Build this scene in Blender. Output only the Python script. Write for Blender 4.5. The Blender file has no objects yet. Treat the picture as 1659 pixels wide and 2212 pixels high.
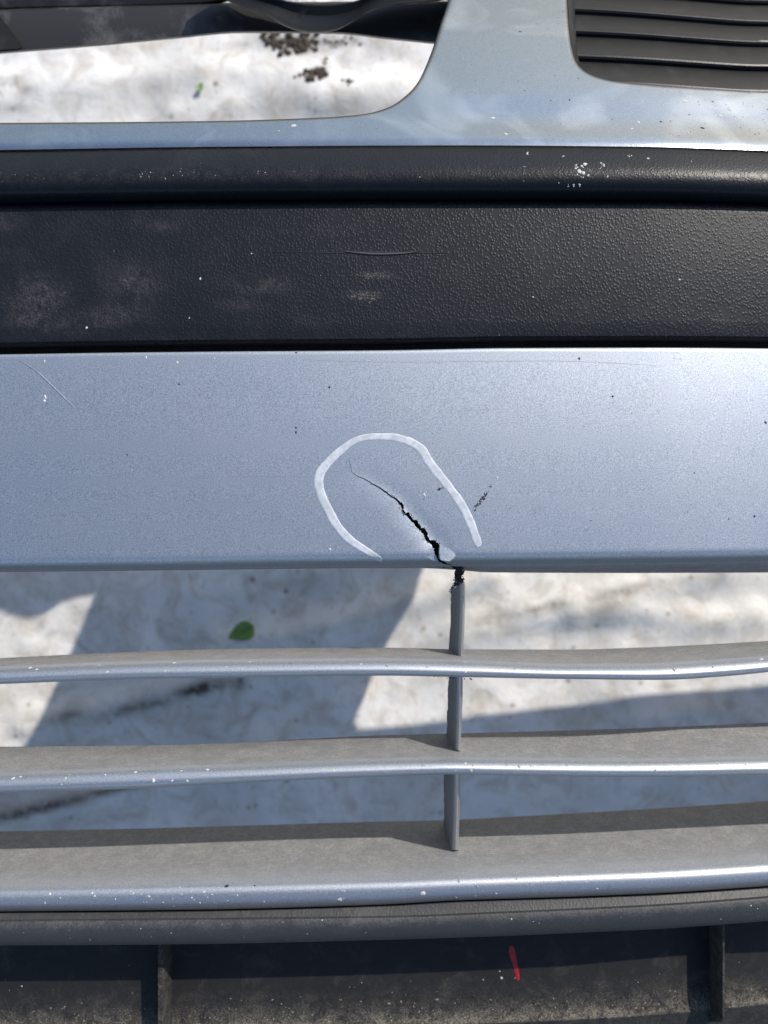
import bpy, bmesh, math, random
import numpy as np
from mathutils import Vector, noise
from mathutils.bvhtree import BVHTree
from mathutils.geometry import delaunay_2d_cdt

random.seed(7)
rng = random.Random(11)

# ------------------------------------------------------------------ camera, sky, sun
Z0 = 0.45                 # metres from lens to the bumper's face
F = 1597.0                # focal length in pixels of the 1659x2212 view used for measuring
CX, CY = 830.0, 1106.0
HF = 1.25                 # face above tarp, in units of Z0
TILT = 0.07               # the ground rises slightly to the right
SX, SY = 0.93, 1.065       # sun slope: light moves (-SX, -SY, -1)

scene = bpy.context.scene
cd = bpy.data.cameras.new('camera')
cam = bpy.data.objects.new('camera', cd)
scene.collection.objects.link(cam)
cam.location = (0, 0, (1 + HF) * Z0)
cam.rotation_euler = (0, 0, 0)
cd.sensor_fit = 'VERTICAL'
cd.sensor_height = 36.0
cd.lens = 26.0
cd.clip_start = 0.01
cd.clip_end = 100.0
cd.dof.use_dof = True
cd.dof.focus_distance = Z0 * 1.0
cd.dof.aperture_fstop = 5.6
scene.camera = cam

world = bpy.data.worlds.new('World')
scene.world = world
world.use_nodes = True
wn = world.node_tree.nodes
wl = world.node_tree.links
bg = wn['Background']
sky = wn.new('ShaderNodeTexSky')
sky.sky_type = 'NISHITA'
sky.sun_disc = False
sky.sun_elevation = math.atan(1 / math.hypot(SX, SY))
sky.sun_rotation = math.atan2(SX, SY)
sky.air_density = 1.0
sky.dust_density = 1.2
sky.ozone_density = 2.0
# thin fair-weather cloud spread evenly over the whole sky
wtc = wn.new('ShaderNodeTexCoord')
wno = wn.new('ShaderNodeTexNoise')
wno.inputs['Scale'].default_value = 2.3
wno.inputs['Detail'].default_value = 6.0
wno.inputs['Roughness'].default_value = 0.55
wno.inputs['Distortion'].default_value = 0.6
wl.new(wtc.outputs['Generated'], wno.inputs['Vector'])
wra = wn.new('ShaderNodeValToRGB')
wra.color_ramp.elements[0].position = 0.58
wra.color_ramp.elements[0].color = (0, 0, 0, 1)
wra.color_ramp.elements[1].position = 0.72
wra.color_ramp.elements[1].color = (0.16, 0.16, 0.16, 1)
wl.new(wno.outputs['Fac'], wra.inputs['Fac'])
wmx = wn.new('ShaderNodeMixRGB')
wl.new(wra.outputs['Color'], wmx.inputs['Fac'])
wl.new(sky.outputs['Color'], wmx.inputs['Color1'])
wmx.inputs['Color2'].default_value = (9.0, 9.2, 9.6, 1)
wl.new(wmx.outputs['Color'], bg.inputs['Color'])
bg.inputs['Strength'].default_value = 0.15

sd = bpy.data.lights.new('sun', 'SUN')
sd.energy = 4.2
sd.angle = math.radians(0.53)
sd.color = (1.0, 0.935, 0.84)
sun = bpy.data.objects.new('sun', sd)
scene.collection.objects.link(sun)
sun.rotation_euler = Vector((-SX, -SY, -1)).to_track_quat('-Z', 'Y').to_euler()
sun.location = (2, 2.4, 3)

vs = scene.view_settings
vs.view_transform = 'Standard'
vs.look = 'None'
vs.gamma = 1.0
vs.use_curve_mapping = False
vs.exposure = 0.2

# ------------------------------------------------------------------ geometry helpers
def curve(pts):
    """smooth interpolation through (px, py) points, flat outside"""
    xs = np.array([p[0] for p in pts], float)
    ys = np.array([p[1] for p in pts], float)
    if len(xs) == 1:
        return lambda x: float(ys[0])
    d = np.diff(ys) / np.diff(xs)
    m = np.zeros(len(xs))
    for i in range(1, len(xs) - 1):
        m[i] = 0 if d[i - 1] * d[i] <= 0 else 2 * d[i - 1] * d[i] / (d[i - 1] + d[i])
    m[0], m[-1] = d[0], d[-1]
    def f(x):
        if x <= xs[0]:
            return float(ys[0] + m[0] * max(x - xs[0], -60))
        if x >= xs[-1]:
            return float(ys[-1] + m[-1] * min(x - xs[-1], 60))
        i = int(np.searchsorted(xs, x) - 1)
        h = xs[i + 1] - xs[i]
        t = (x - xs[i]) / h
        return float((2*t**3 - 3*t*t + 1)*ys[i] + (t**3 - 2*t*t + t)*h*m[i]
                     + (-2*t**3 + 3*t*t)*ys[i+1] + (t**3 - t*t)*h*m[i+1])
    return f

SL, SR, RW = -1.35, 2.5, 0.45
def bow(s):
    a = 0.0
    if s > 0.35:
        t = s - 0.35
        a += 0.075 * (t * t / (t + 0.15))
    if s < -0.6:
        t = -0.6 - s
        a += 0.06 * (t * t / (t + 0.3))
    return a

def bend(s, y, z):
    """flat bumper coordinates (units of Z0) to world metres; the ends turn down to the tarp"""
    if SL <= s <= SR:
        X, Zz = s, z - bow(s)
    else:
        s0, sg = (SR, 1) if s > SR else (SL, -1)
        ds = abs(s - s0)
        th = min(ds / RW, math.pi / 2)
        ex = max(0.0, ds - RW * math.pi / 2)
        X = s0 + sg * (RW * math.sin(th) + z * math.sin(th))
        Zz = -bow(s0) - RW * (1 - math.cos(th)) - ex + z * math.cos(th)
    return (X * Z0, y * Z0, (HF + Zz) * Z0)

def uv(px, py):
    return (px - CX) / F, -(py - CY) / F

def pix(px, py, z):
    u, v = uv(px, py)
    return bend(u * (1 - z), v * (1 - z), z)

def ground(px, py, up=0.0):
    """point on the tilted tarp plane seen at that spot"""
    u, v = uv(px, py)
    # depth d with  d = 1 + HF - TILT * u * d
    d = (1 + HF) / (1 + TILT * u)
    return Vector((u * d * Z0, v * d * Z0, TILT * u * d * Z0 + up))

COLL = scene.collection
def mk(name, verts, faces, mats, parent=None, smooth=True, midx=None, attr=None, attrname='dust'):
    me = bpy.data.meshes.new(name)
    me.from_pydata([tuple(v) for v in verts], [], faces)
    for m in (mats if isinstance(mats, (list, tuple)) else [mats]):
        me.materials.append(m)
    if midx is not None:
        me.polygons.foreach_set('material_index', midx)
    me.polygons.foreach_set('use_smooth', [smooth] * len(me.polygons))
    if attr is not None:
        a = me.attributes.new(attrname, 'FLOAT', 'POINT')
        a.data.foreach_set('value', [float(x) for x in attr])
    me.update()
    o = bpy.data.objects.new(name, me)
    COLL.objects.link(o)
    if parent:
        o.parent = parent
    return o

def sharp(o, deg=35):
    bm = bmesh.new(); bm.from_mesh(o.data)
    for e in bm.edges:
        if len(e.link_faces) == 2 and e.calc_face_angle(0) > math.radians(deg):
            e.smooth = False
    bm.to_mesh(o.data); bm.free()

def columns(s0, s1, step=0.012, far=0.06):
    out = [s0]
    while out[-1] < s1 - 1e-6:
        s = out[-1]
        out.append(min(s1, s + (step if -0.62 < s < 0.62 else far)))
    return out

SEND_R = SR + RW * math.pi / 2 + (HF - bow(SR) - RW - TILT * (SR + RW))
SEND_L = SL - RW * math.pi / 2 - (HF - bow(SL) - RW + TILT * (-(SL - RW)))
ALLCOL = columns(SEND_L, SEND_R)

def loft(name, rows, mat, parent, cols=ALLCOL, closed=False, dust=None, dustfn=None, caps=False, sharpdeg=35, mats=None, rowmat=None):
    """rows: list of (function px->py, z). One surface running along the bumper."""
    V, Fc, A, MI = [], [], [], []
    n = len(rows)
    for s in cols:
        for k, (fn, z) in enumerate(rows):
            zz = z(s) if callable(z) else z
            D = 1 - zz
            px = CX + F * s / D
            py = fn(px)
            V.append(bend(s, -(py - CY) / F * D, zz))
            A.append(dustfn(px, py) if dustfn else dust[k] if dust else 0.0)
    m = n if closed else n - 1
    for i in range(len(cols) - 1):
        for k in range(m):
            k2 = (k + 1) % n
            Fc.append((i*n + k, i*n + k2, (i+1)*n + k2, (i+1)*n + k))
            MI.append(rowmat[k] if rowmat else 0)
    if caps and closed:
        Fc.append(tuple(range(n))[::-1]); MI.append(0)
        Fc.append(tuple((len(cols)-1)*n + k for k in range(n))); MI.append(0)
    o = mk(name, V, Fc, mats or mat, parent, True, MI, A)
    bm = bmesh.new(); bm.from_mesh(o.data)
    bmesh.ops.recalc_face_normals(bm, faces=bm.faces)
    # face the camera side
    up = sum(f.normal.z * f.calc_area() for f in bm.faces if abs(f.calc_center_median().x) < .25)
    if up < 0 and not closed:
        bmesh.ops.reverse_faces(bm, faces=bm.faces)
    for e in bm.edges:
        if len(e.link_faces) == 2 and e.calc_face_angle(0) > math.radians(sharpdeg):
            e.smooth = False
    bm.to_mesh(o.data); bm.free()
    return o

def off(fn, d):
    return lambda x: fn(x) + d
def mixf(f1, f2, t):
    return lambda x: f1(x) * (1 - t) + f2(x) * t

def bvh(o):
    me = o.data
    return BVHTree.FromPolygons([v.co.copy() for v in me.vertices], [tuple(p.vertices) for p in me.polygons])

CAMP = Vector(cam.location)
def cast(tree, px, py):
    u, v = uv(px, py)
    d = Vector((u, v, -1)).normalized()
    loc, nor, _, _ = tree.ray_cast(CAMP, d)
    if loc is None:
        return None, None
    if nor.dot(d) > 0:
        nor = -nor
    return loc, nor

# ------------------------------------------------------------------ materials
def material(name):
    m = bpy.data.materials.new(name)
    m.use_nodes = True
    nt = m.node_tree
    return m, nt.nodes, nt.links, nt.nodes['Principled BSDF']

def N(nodes, kind, **kw):
    n = nodes.new(kind)
    for k, v in kw.items():
        if k in n.inputs:
            n.inputs[k].default_value = v
        else:
            setattr(n, k, v)
    return n

def ramp(nodes, links, src, stops):
    r = nodes.new('ShaderNodeValToRGB')
    els = r.color_ramp.elements
    while len(els) < len(stops):
        els.new(0.5)
    for e, (p, c) in zip(els, stops):
        e.position = p
        e.color = (c, c, c, 1) if isinstance(c, (int, float)) else (*c, 1)
    links.new(src, r.inputs['Fac'])
    return r.outputs['Color']

def objco(nodes):
    return nodes.new('ShaderNodeTexCoord').outputs['Object']

def noise_tex(nodes, links, co, scale, detail=4, rough=.55, dist=0.0):
    n = nodes.new('ShaderNodeTexNoise')
    n.inputs['Scale'].default_value = scale
    n.inputs['Detail'].default_value = detail
    n.inputs['Roughness'].default_value = rough
    n.inputs['Distortion'].default_value = dist
    links.new(co, n.inputs['Vector'])
    return n.outputs['Fac']

def mixc(nodes, links, fac, c1, c2, blend='MIX'):
    m = nodes.new('ShaderNodeMixRGB')
    m.blend_type = blend
    for s, v in (('Fac', fac), ('Color1', c1), ('Color2', c2)):
        if isinstance(v, (int, float)):
            m.inputs[s].default_value = v if s == 'Fac' else (v, v, v, 1)
        elif isinstance(v, tuple):
            m.inputs[s].default_value = (*v, 1)
        else:
            links.new(v, m.inputs[s])
    return m.outputs['Color']

def mathn(nodes, links, op, a, b=0.0, clamp=False):
    m = nodes.new('ShaderNodeMath'); m.operation = op; m.use_clamp = clamp
    for i, v in enumerate((a, b)):
        if isinstance(v, (int, float)):
            m.inputs[i].default_value = v
        else:
            links.new(v, m.inputs[i])
    return m.outputs[0]

def bump(nodes, links, h, strength, dist, normal=None):
    b = nodes.new('ShaderNodeBump')
    b.inputs['Strength'].default_value = strength
    b.inputs['Distance'].default_value = dist
    links.new(h, b.inputs['Height'])
    if normal is not None:
        links.new(normal, b.inputs['Normal'])
    return b.outputs['Normal']

def attr(nodes, name='dust'):
    a = nodes.new('ShaderNodeAttribute'); a.attribute_name = name
    return a.outputs['Fac']

def silver(name, rough=0.44, base=(0.44, 0.48, 0.535), coat=0.0, flake=0.35, dusty=False, grime=0.25, dustk=0.85, rough2=None):
    m, n, l, b = material(name)
    co = objco(n)
    fl = noise_tex(n, l, co, 1700, 2.0, .7)
    fl = ramp(n, l, fl, [(0.30, 0.0), (0.70, 1.0)])
    lo = tuple(c * (1 - flake) for c in base); hi = tuple(min(1, c * (1 + flake)) for c in base)
    col = mixc(n, l, fl, lo, hi)
    # film of road dirt and water marks
    g = noise_tex(n, l, co, 26, 6, .65, .4)
    g = ramp(n, l, g, [(0.40, 0.0), (0.75, grime)])
    col = mixc(n, l, g, col, (0.36, 0.35, 0.34))
    sp = noise_tex(n, l, co, 300, 2, .5)
    sp = ramp(n, l, sp, [(0.76, 0.0), (0.80, 0.6)])
    col = mixc(n, l, sp, col, (0.22, 0.21, 0.20))
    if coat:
        cloud_refl = noise_tex(n, l, co, 21, 2.5, .5, 1.1)  # pale noise patches painted in place of cloud reflections in the coat
        cloud_refl = ramp(n, l, cloud_refl, [(0.52, 0.0), (0.74, 0.45)])
        col = mixc(n, l, cloud_refl, col, (0.56, 0.58, 0.62))
    met = 0.92
    rg = mathn(n, l, 'ADD', mathn(n, l, 'MULTIPLY', g, 0.35), rough)
    if dusty:
        d = attr(n)
        dn = noise_tex(n, l, co, 90, 8, .75, .3)
        streak = N(n, 'ShaderNodeMapping'); l.new(co, streak.inputs['Vector'])
        streak.inputs['Scale'].default_value = (40, 160, 160)
        dn2 = noise_tex(n, l, streak.outputs['Vector'], 4, 6, .7)
        dcol = mixc(n, l, ramp(n, l, dn, [(0.36, 0.0), (0.62, 1.0)]), tuple(dustk * c for c in (0.138, 0.138, 0.136)), tuple(dustk * c for c in (0.270, 0.272, 0.272)))
        dcol = mixc(n, l, ramp(n, l, dn2, [(0.52, 0.0), (0.68, 0.7)]), dcol, tuple(dustk * c for c in (0.36, 0.35, 0.33)))
        fine = noise_tex(n, l, co, 700, 3, .7)
        dcol = mixc(n, l, ramp(n, l, fine, [(0.36, 0.6), (0.54, 0.0)]), dcol, (0.10, 0.095, 0.085))
        df = mathn(n, l, 'MULTIPLY', d, ramp(n, l, dn, [(0.18, 0.72), (0.6, 1.0)]), True)
        col = mixc(n, l, df, col, dcol)
        mm = mathn(n, l, 'MULTIPLY', mathn(n, l, 'SUBTRACT', 1.0, df), met)
        l.new(mm, b.inputs['Metallic'])
        rg = mathn(n, l, 'ADD', rg, mathn(n, l, 'MULTIPLY', df, 0.35), True)
    else:
        b.inputs['Metallic'].default_value = met
    l.new(col, b.inputs['Base Color'])
    l.new(rg, b.inputs['Roughness'])
    b.inputs['Coat Weight'].default_value = coat
    b.inputs['Coat Roughness'].default_value = 0.06
    nb = bump(n, l, fl, 0.10, 0.0003)
    lump = noise_tex(n, l, co, 60, 2)
    nb = bump(n, l, lump, 0.03, 0.002, nb)
    l.new(nb, b.inputs['Normal'])
    if rough2:      # flakes lie at mixed angles: a second, broader lobe
        b2 = n.new('ShaderNodeBsdfPrincipled')
        for k in ('Base Color', 'Metallic', 'Normal'):
            if b.inputs[k].is_linked:
                l.new(b.inputs[k].links[0].from_socket, b2.inputs[k])
            else:
                b2.inputs[k].default_value = b.inputs[k].default_value
        b2.inputs['Roughness'].default_value = rough2
        mx = n.new('ShaderNodeMixShader'); mx.inputs['Fac'].default_value = 0.32
        l.new(b.outputs['BSDF'], mx.inputs[1]); l.new(b2.outputs['BSDF'], mx.inputs[2])
        l.new(mx.outputs['Shader'], n['Material Output'].inputs['Surface'])
    return m

def black_plastic(name, spec=0.4, base=(0.020, 0.021, 0.023), rough=0.46, grain=0.0022, gstr=0.55, dustamt=0.5, dustcol=(0.115, 0.108, 0.10), dscale=22):
    m, n, l, b = material(name)
    co = objco(n)
    d = noise_tex(n, l, co, dscale, 7, .68, .5)
    d = ramp(n, l, d, [(0.52, 0.0), (0.72, dustamt)])
    fine = noise_tex(n, l, co, 900, 3, .7)
    d = mathn(n, l, 'MULTIPLY', d, ramp(n, l, fine, [(0.3, 0.25), (0.7, 1.0)]), True)
    at = attr(n)
    brk = ramp(n, l, noise_tex(n, l, co, 95, 8, .82, .8), [(0.40, 0.08), (0.60, 1.4)])
    at = mathn(n, l, 'MULTIPLY', at, brk, True)
    d = mathn(n, l, 'ADD', d, mathn(n, l, 'MULTIPLY', at, ramp(n, l, fine, [(0.38, 0.1), (0.60, 1.0)])), True)
    col = mixc(n, l, d, base, dustcol)
    l.new(col, b.inputs['Base Color'])
    rr = mathn(n, l, 'ADD', mathn(n, l, 'MULTIPLY', d, 0.4), rough, True)
    l.new(rr, b.inputs['Roughness'])
    b.inputs['Specular IOR Level'].default_value = spec
    if grain:
        v = n.new('ShaderNodeTexVoronoi')
        v.feature = 'F1'
        v.inputs['Scale'].default_value = 1 / grain
        wob = N(n, 'ShaderNodeMapping'); l.new(co, wob.inputs['Vector'])
        wob.inputs['Scale'].default_value = (1.0, 0.85, 0.0)
        l.new(wob.outputs['Vector'], v.inputs['Vector'])
        h = ramp(n, l, v.outputs['Distance'], [(0.05, 1.0), (0.30, .70), (0.52, 0.0)])
        nb = bump(n, l, h, gstr, grain * 0.14)
    else:
        nb = bump(n, l, fine, 0.25, 0.0006)
    l.new(nb, b.inputs['Normal'])
    return m

def flat_mat(name, col, rough=0.7, var=0.2, scale=400, metallic=0.0, bumpd=0.0):
    m, n, l, b = material(name)
    co = objco(n)
    f = noise_tex(n, l, co, scale, 4, .6)
    c = mixc(n, l, ramp(n, l, f, [(0.3, 0.0), (0.7, 1.0)]), tuple(x * (1 - var) for x in col), tuple(min(1, x * (1 + var)) for x in col))
    l.new(c, b.inputs['Base Color'])
    b.inputs['Roughness'].default_value = rough
    b.inputs['Metallic'].default_value = metallic
    if bumpd:
        l.new(bump(n, l, f, 0.6, bumpd), b.inputs['Normal'])
    return m

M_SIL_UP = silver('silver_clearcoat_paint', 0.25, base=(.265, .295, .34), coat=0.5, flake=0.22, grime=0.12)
M_SIL = silver('silver_satin_paint', 0.46, rough2=.66, flake=0.38, grime=0.18, dusty=True, dustk=.62)
M_SLAT = silver('silver_dusty_paint', 0.42, rough2=.66, base=(.46, .48, .51), dustk=.98, flake=0.30, dusty=True, grime=0.12)
M_STRUT = silver('silver_grimy_shaded_paint', 0.32, (.58, .60, .63), flake=.25, dusty=True, grime=.25, dustk=.5)  # dark dust tone also paints the shade on the strut sides
M_GRAIN = black_plastic('black_grained_plastic', spec=.28, base=(.0085, .0102, .0138), grain=.0016, gstr=.62, dustamt=.10, dscale=34, dustcol=(.125, .118, .11))
M_STRIP = black_plastic('black_rub_strip_plastic', spec=.22, base=(.007, .0085, .012), rough=0.36, grain=0.0015, gstr=0.36, dustamt=0.12)
M_LIP = black_plastic('black_lip_plastic', base=(0.032, 0.033, 0.035), rough=0.5, grain=0.0016, gstr=0.35, dustamt=0.45, dustcol=(0.10, 0.10, 0.10), dscale=40)
M_DAM = black_plastic('dirty_black_plastic', spec=.25, base=(0.013, 0.013, 0.014), rough=0.65, grain=0, dustamt=0.22, dustcol=(0.20, 0.18, 0.145), dscale=45)
M_LOUV = black_plastic('matt_black_louver_plastic', spec=.3, base=(0.013, 0.013, 0.0135), rough=0.38, grain=0, dustamt=0.28, dustcol=(0.075, 0.07, 0.065), dscale=50)
M_SMOOTH = black_plastic('smooth_black_plastic', base=(0.030, 0.029, 0.028), rough=0.30, grain=0, dustamt=0.95, dustcol=(0.17, 0.165, 0.16), dscale=20)  # pale dust patches also stand in for glossy reflections on the rail
M_TORN = flat_mat('torn_black_plastic', (0.012, 0.012, 0.013), 0.8, .5, 900, bumpd=0.0006)
M_CHIPW = flat_mat('white_paint_chip', (0.50, 0.49, 0.47), 0.8, .25, 800)
M_CHIPG = flat_mat('grey_primer_chip', (0.24, 0.24, 0.24), 0.7, .3, 800)
M_SPECK = flat_mat('dark_speck', (0.02, 0.018, 0.016), 0.8, .4, 800)

# ------------------------------------------------------------------ ground and tarp
def make_ground():
    m, n, l, b = material('gravel_soil')
    co = objco(n)
    v = n.new('ShaderNodeTexVoronoi'); v.inputs['Scale'].default_value = 55
    l.new(co, v.inputs['Vector'])
    c = mixc(n, l, ramp(n, l, v.outputs['Color'], [(0.2, 0.0), (0.8, 1.0)]), (0.06, 0.045, 0.032), (0.30, 0.27, 0.23))
    l.new(c, b.inputs['Base Color']); b.inputs['Roughness'].default_value = 0.9
    l.new(bump(n, l, v.outputs['Distance'], 0.8, 0.01), b.inputs['Normal'])
    R = 30.0
    V = [(x, y, TILT * max(-1.5, min(1.5, x)) - 0.012) for x in (-R, -1.5, 1.5, R) for y in (-R, R)]
    o = mk('ground', V, [(0, 2, 3, 1), (2, 4, 5, 3), (4, 6, 7, 5)], m, smooth=False)
    o['kind'] = 'structure'; o['label'] = 'stony brown soil at the edge of the white sheet'
    return o
make_ground()

# wrinkles and folds of the sheet, in metres; folds follow lines found in the photograph
def gxy(px, py):
    p = ground(px, py); return p.x, p.y
FOLDS = [  # polyline, height, half width
    ([gxy(-100, 1785), gxy(120, 1738), gxy(300, 1692), gxy(520, 1665)], 0.006, 0.010),
    ([gxy(60, 1570), gxy(230, 1530), gxy(360, 1492), gxy(520, 1470), gxy(640, 1440)], 0.008, 0.018),
    ([gxy(480, 1400), gxy(640, 1370), gxy(800, 1330), gxy(900, 1290), gxy(1050, 1240)], 0.012, 0.022),
    ([gxy(1010, 1370), gxy(1130, 1330), gxy(1250, 1300), gxy(1400, 1270), gxy(1560, 1225)], 0.011, 0.024),
    ([gxy(1250, 1330), gxy(1380, 1315), gxy(1500, 1345), gxy(1640, 1330)], 0.008, 0.020),
    ([gxy(-60, 215), gxy(180, 190), gxy(400, 160), gxy(560, 165), gxy(760, 215), gxy(900, 230)], 0.009, 0.030),
    ([gxy(380, 250), gxy(560, 220), gxy(700, 230), gxy(860, 180)], 0.006, 0.02),
    ([gxy(1380, 1560), gxy(1500, 1530), gxy(1640, 1560)], 0.007, 0.02),
    ([gxy(560, 1620), gxy(700, 1560), gxy(780, 1500)], 0.006, 0.02),
]
def segdist(x, y, a, b):
    dx, dy = b[0] - a[0], b[1] - a[1]
    t = max(0, min(1, ((x - a[0]) * dx + (y - a[1]) * dy) / (dx * dx + dy * dy)))
    return math.hypot(x - a[0] - t * dx, y - a[1] - t * dy)
def tarp_h(x, y):
    h = 0.010 * noise.noise(Vector((x * 3.1, y * 3.7, 1.3))) + 0.0042 * noise.noise(Vector((x * 11, y * 14, 7.7)))
    h += 0.0022 * noise.noise(Vector((x * 34, y * 40, 3.1)))
    for pl, hh, w in FOLDS:
        d = min(segdist(x, y, pl[i], pl[i + 1]) for i in range(len(pl) - 1))
        if d < 3 * w:
            h += 1.15 * hh * math.exp(-(d / w) ** 2)
    return h
TX0, TX1, TY0, TY1 = -1.15, 1.65, -1.1, 0.725
def tarp_point(px, py, up=0.0):
    p = ground(px, py)
    return Vector((p.x, p.y, p.z + tarp_h(p.x, p.y) + up))

STAINS = [  # (px, py, rx px, ry px, rotation deg, amount) soft-edged dirt with a shape of its own
    (435, 1487, 60, 16, -14, 1.3), (300, 1528, 110, 13, -14, .9), (520, 1470, 14, 22, 0, .9), (150, 1545, 50, 12, -10, .7),
    (90, 1742, 130, 11, -14, 1.2), (250, 1703, 90, 10, -14, 1.0),
    (1150, 1318, 14, 11, 0, .95), (1190, 1305, 40, 11, -15, .75), (1080, 1330, 70, 16, -15, .6), (1340, 1275, 90, 12, -14, .7),
    (1300, 1310, 80, 14, -20, .38), (1480, 1330, 40, 10, 20, .35), (1040, 1365, 40, 12, -20, .35), (900, 1400, 60, 12, -15, .3),
    (75, 1548, 30, 12, 10, .5), (85, 1352, 10, 9, 0, .5), (25, 1585, 20, 12, 0, .35),
    (30, 190, 40, 14, -12, .55), (75, 205, 28, 9, -12, .45), (40, 245, 20, 8, 0, .5), (10, 185, 24, 12, 0, .45), (520, 95, 50, 8, -10, .4),
    (730, 95, 50, 9, -6, .8), (650, 92, 70, 14, 0, .85), (595, 86, 26, 14, 0, .8), (688, 163, 26, 12, -20, .75), (752, 186, 14, 7, 0, .5), (655, 110, 20, 12, 0, .7), (1620, 1590, 40, 10, -10, .3), (1435, 1482, 12, 10, 0, .5), (1575, 1520, 10, 14, 0, .4),
]
def make_tarp():
    m, n, l, b = material('white_tarp_fabric')
    co = objco(n)
    big = noise_tex(n, l, co, 5.5, 6, .62, .6)
    col = mixc(n, l, ramp(n, l, big, [(0.36, 0.0), (0.66, 1.0)]), (0.80, 0.79, 0.775), (0.60, 0.59, 0.572))
    mid = noise_tex(n, l, co, 24, 6, .7, .8)
    col = mixc(n, l, ramp(n, l, mid, [(0.46, 0.0), (0.66, 0.80)]), col, (0.47, 0.43, 0.37))
    # mud drops: small round spots, some of them brown
    for sc, rad, colr, keep, amt in ((34, 0.15, (0.26, 0.19, 0.12), 0.62, .55), (60, 0.20, (0.42, 0.39, 0.35), 0.50, .5), (21, 0.10, (0.15, 0.11, 0.08), 0.80, .7)):
        wob = N(n, 'ShaderNodeMapping'); l.new(co, wob.inputs['Vector']); wob.inputs['Scale'].default_value = (1, 1, 0)
        wob.inputs['Location'].default_value = (sc * .013, sc * .007, 0)
        v = n.new('ShaderNodeTexVoronoi'); v.inputs['Scale'].default_value = sc
        l.new(wob.outputs['Vector'], v.inputs['Vector'])
        spot = ramp(n, l, v.outputs['Distance'], [(rad * 0.55, 1.0), (rad, 0.0)])
        sel = n.new('ShaderNodeSeparateColor'); l.new(v.outputs['Color'], sel.inputs['Color'])
        s = mathn(n, l, 'GREATER_THAN', sel.outputs['Red'], keep)
        f = mathn(n, l, 'MULTIPLY', mathn(n, l, 'MULTIPLY', spot, s), amt)
        col = mixc(n, l, f, col, colr)
    st = attr(n)
    rag = noise_tex(n, l, co, 70, 5, .7)
    f = mathn(n, l, 'MULTIPLY', st, ramp(n, l, rag, [(0.28, 0.25), (0.52, 1.0)]), True)
    col = mixc(n, l, f, col, (0.075, 0.058, 0.042))
    l.new(col, b.inputs['Base Color'])
    b.inputs['Roughness'].default_value = 0.62
    weave = noise_tex(n, l, co, 260, 2, .5)
    cr = noise_tex(n, l, co, 46, 5, .6, .5)
    nb = bump(n, l, cr, 0.32, 0.005)
    l.new(bump(n, l, weave, 0.15, 0.0006, nb), b.inputs['Normal'])
    step = 0.0085
    nx, ny = int((TX1 - TX0) / step), int((TY1 - TY0) / step)
    V, A, Fc = [], [], []
    S = []
    for px, py, rx, ry, rot, a in STAINS:
        c = ground(px, py); k = (1 + HF) * Z0 / F
        S.append((c.x, c.y, rx * k, ry * k, math.radians(-rot), a))
    for j in range(ny + 1):
        for i in range(nx + 1):
            x = TX0 + i * step; y = TY0 + j * step
            if j == ny:
                y += 0.02 * noise.noise(Vector((x * 4, 0, 0))) + 0.008 * noise.noise(Vector((x * 15, 0, 5)))
            near = -0.62 < x < 0.66 and -0.45 < y < 0.75
            V.append((x, y, TILT * x + (tarp_h(x, y) if near else 0.010 * noise.noise(Vector((x * 3.1, y * 3.7, 1.3))))))
            a = 0.0
            if near:
                for sx, sy, rx, ry, r, am in S:
                    dx, dy = x - sx, y - sy
                    if abs(dx) > 3 * max(rx, ry) or abs(dy) > 3 * max(rx, ry):
                        continue
                    p = (dx * math.cos(r) + dy * math.sin(r)) / rx
                    q = (-dx * math.sin(r) + dy * math.cos(r)) / ry
                    d2 = p * p + q * q
                    if d2 < 6:
                        a = max(a, am * math.exp(-d2 * 0.9))
            A.append(a)
    w = nx + 1
    for j in range(ny):
        for i in range(nx):
            Fc.append((j*w + i, j*w + i + 1, (j+1)*w + i + 1, (j+1)*w + i))
    o = mk('tarp', V, Fc, m, None, True, None, A)
    o['label'] = 'wrinkled white sheet with mud spots spread on the ground under the bumper'
    o['category'] = 'tarp'
    return o
make_tarp()

# ------------------------------------------------------------------ the bumper
bumper = bpy.data.objects.new('car_bumper', None)
COLL.objects.link(bumper)
bumper['label'] = 'silver and black plastic car bumper lying face up, cracked above its lower grille'
bumper['category'] = 'car bumper'

# ---- upper painted panel with the headlight openings, the pillars and the grille opening
LEAN = 0.50
VB = uv(0, 316)[1]
def up_flat(px, py):
    """pixel -> flat coords on the leaning panel"""
    u, v = uv(px, py)
    y = v * (1 - LEAN * VB) / (1 - v * LEAN)
    q = LEAN * (y - VB)
    return u * (1 + q), y

low_edge = curve([(0, 322), (480, 315), (1000, 312), (1659, 318)])
left_open = [(965 + 22, -150), (978, -60), (968, 0), (950, 55), (930, 115), (905, 170), (875, 205), (830, 232), (750, 247), (550, 256), (300, 260), (0, 262), (-300, 264), (-800, 268), (-1050, 262)]
grille_open = [(1228, -200), (1226, -100), (1228, 0), (1232, 60), (1240, 110), (1252, 138), (1280, 159), (1330, 172), (1400, 179), (1500, 184), (1659, 188)]

def resample(pts, step):
    """Catmull-Rom through pts"""
    P = [np.array(p, float) for p in pts]
    P = [2*P[0]-P[1]] + P + [2*P[-1]-P[-2]]
    out = []
    for i in range(1, len(P) - 2):
        L = np.linalg.norm(P[i+1] - P[i])
        n = max(1, int(L / step))
        for k in range(n):
            t = k / n
            a, b_, c, d = P[i-1], P[i], P[i+1], P[i+2]
            out.append(tuple(0.5 * (2*b_ + (c - a)*t + (2*a - 5*b_ + 4*c - d)*t*t + (-a + 3*b_ - 3*c + d)*t**3)))
    out.append(tuple(P[-2]))
    return out

GMID = 1640.0
def mirror(pts):
    return [(2 * GMID - x, y) for x, y in pts][::-1]

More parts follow.
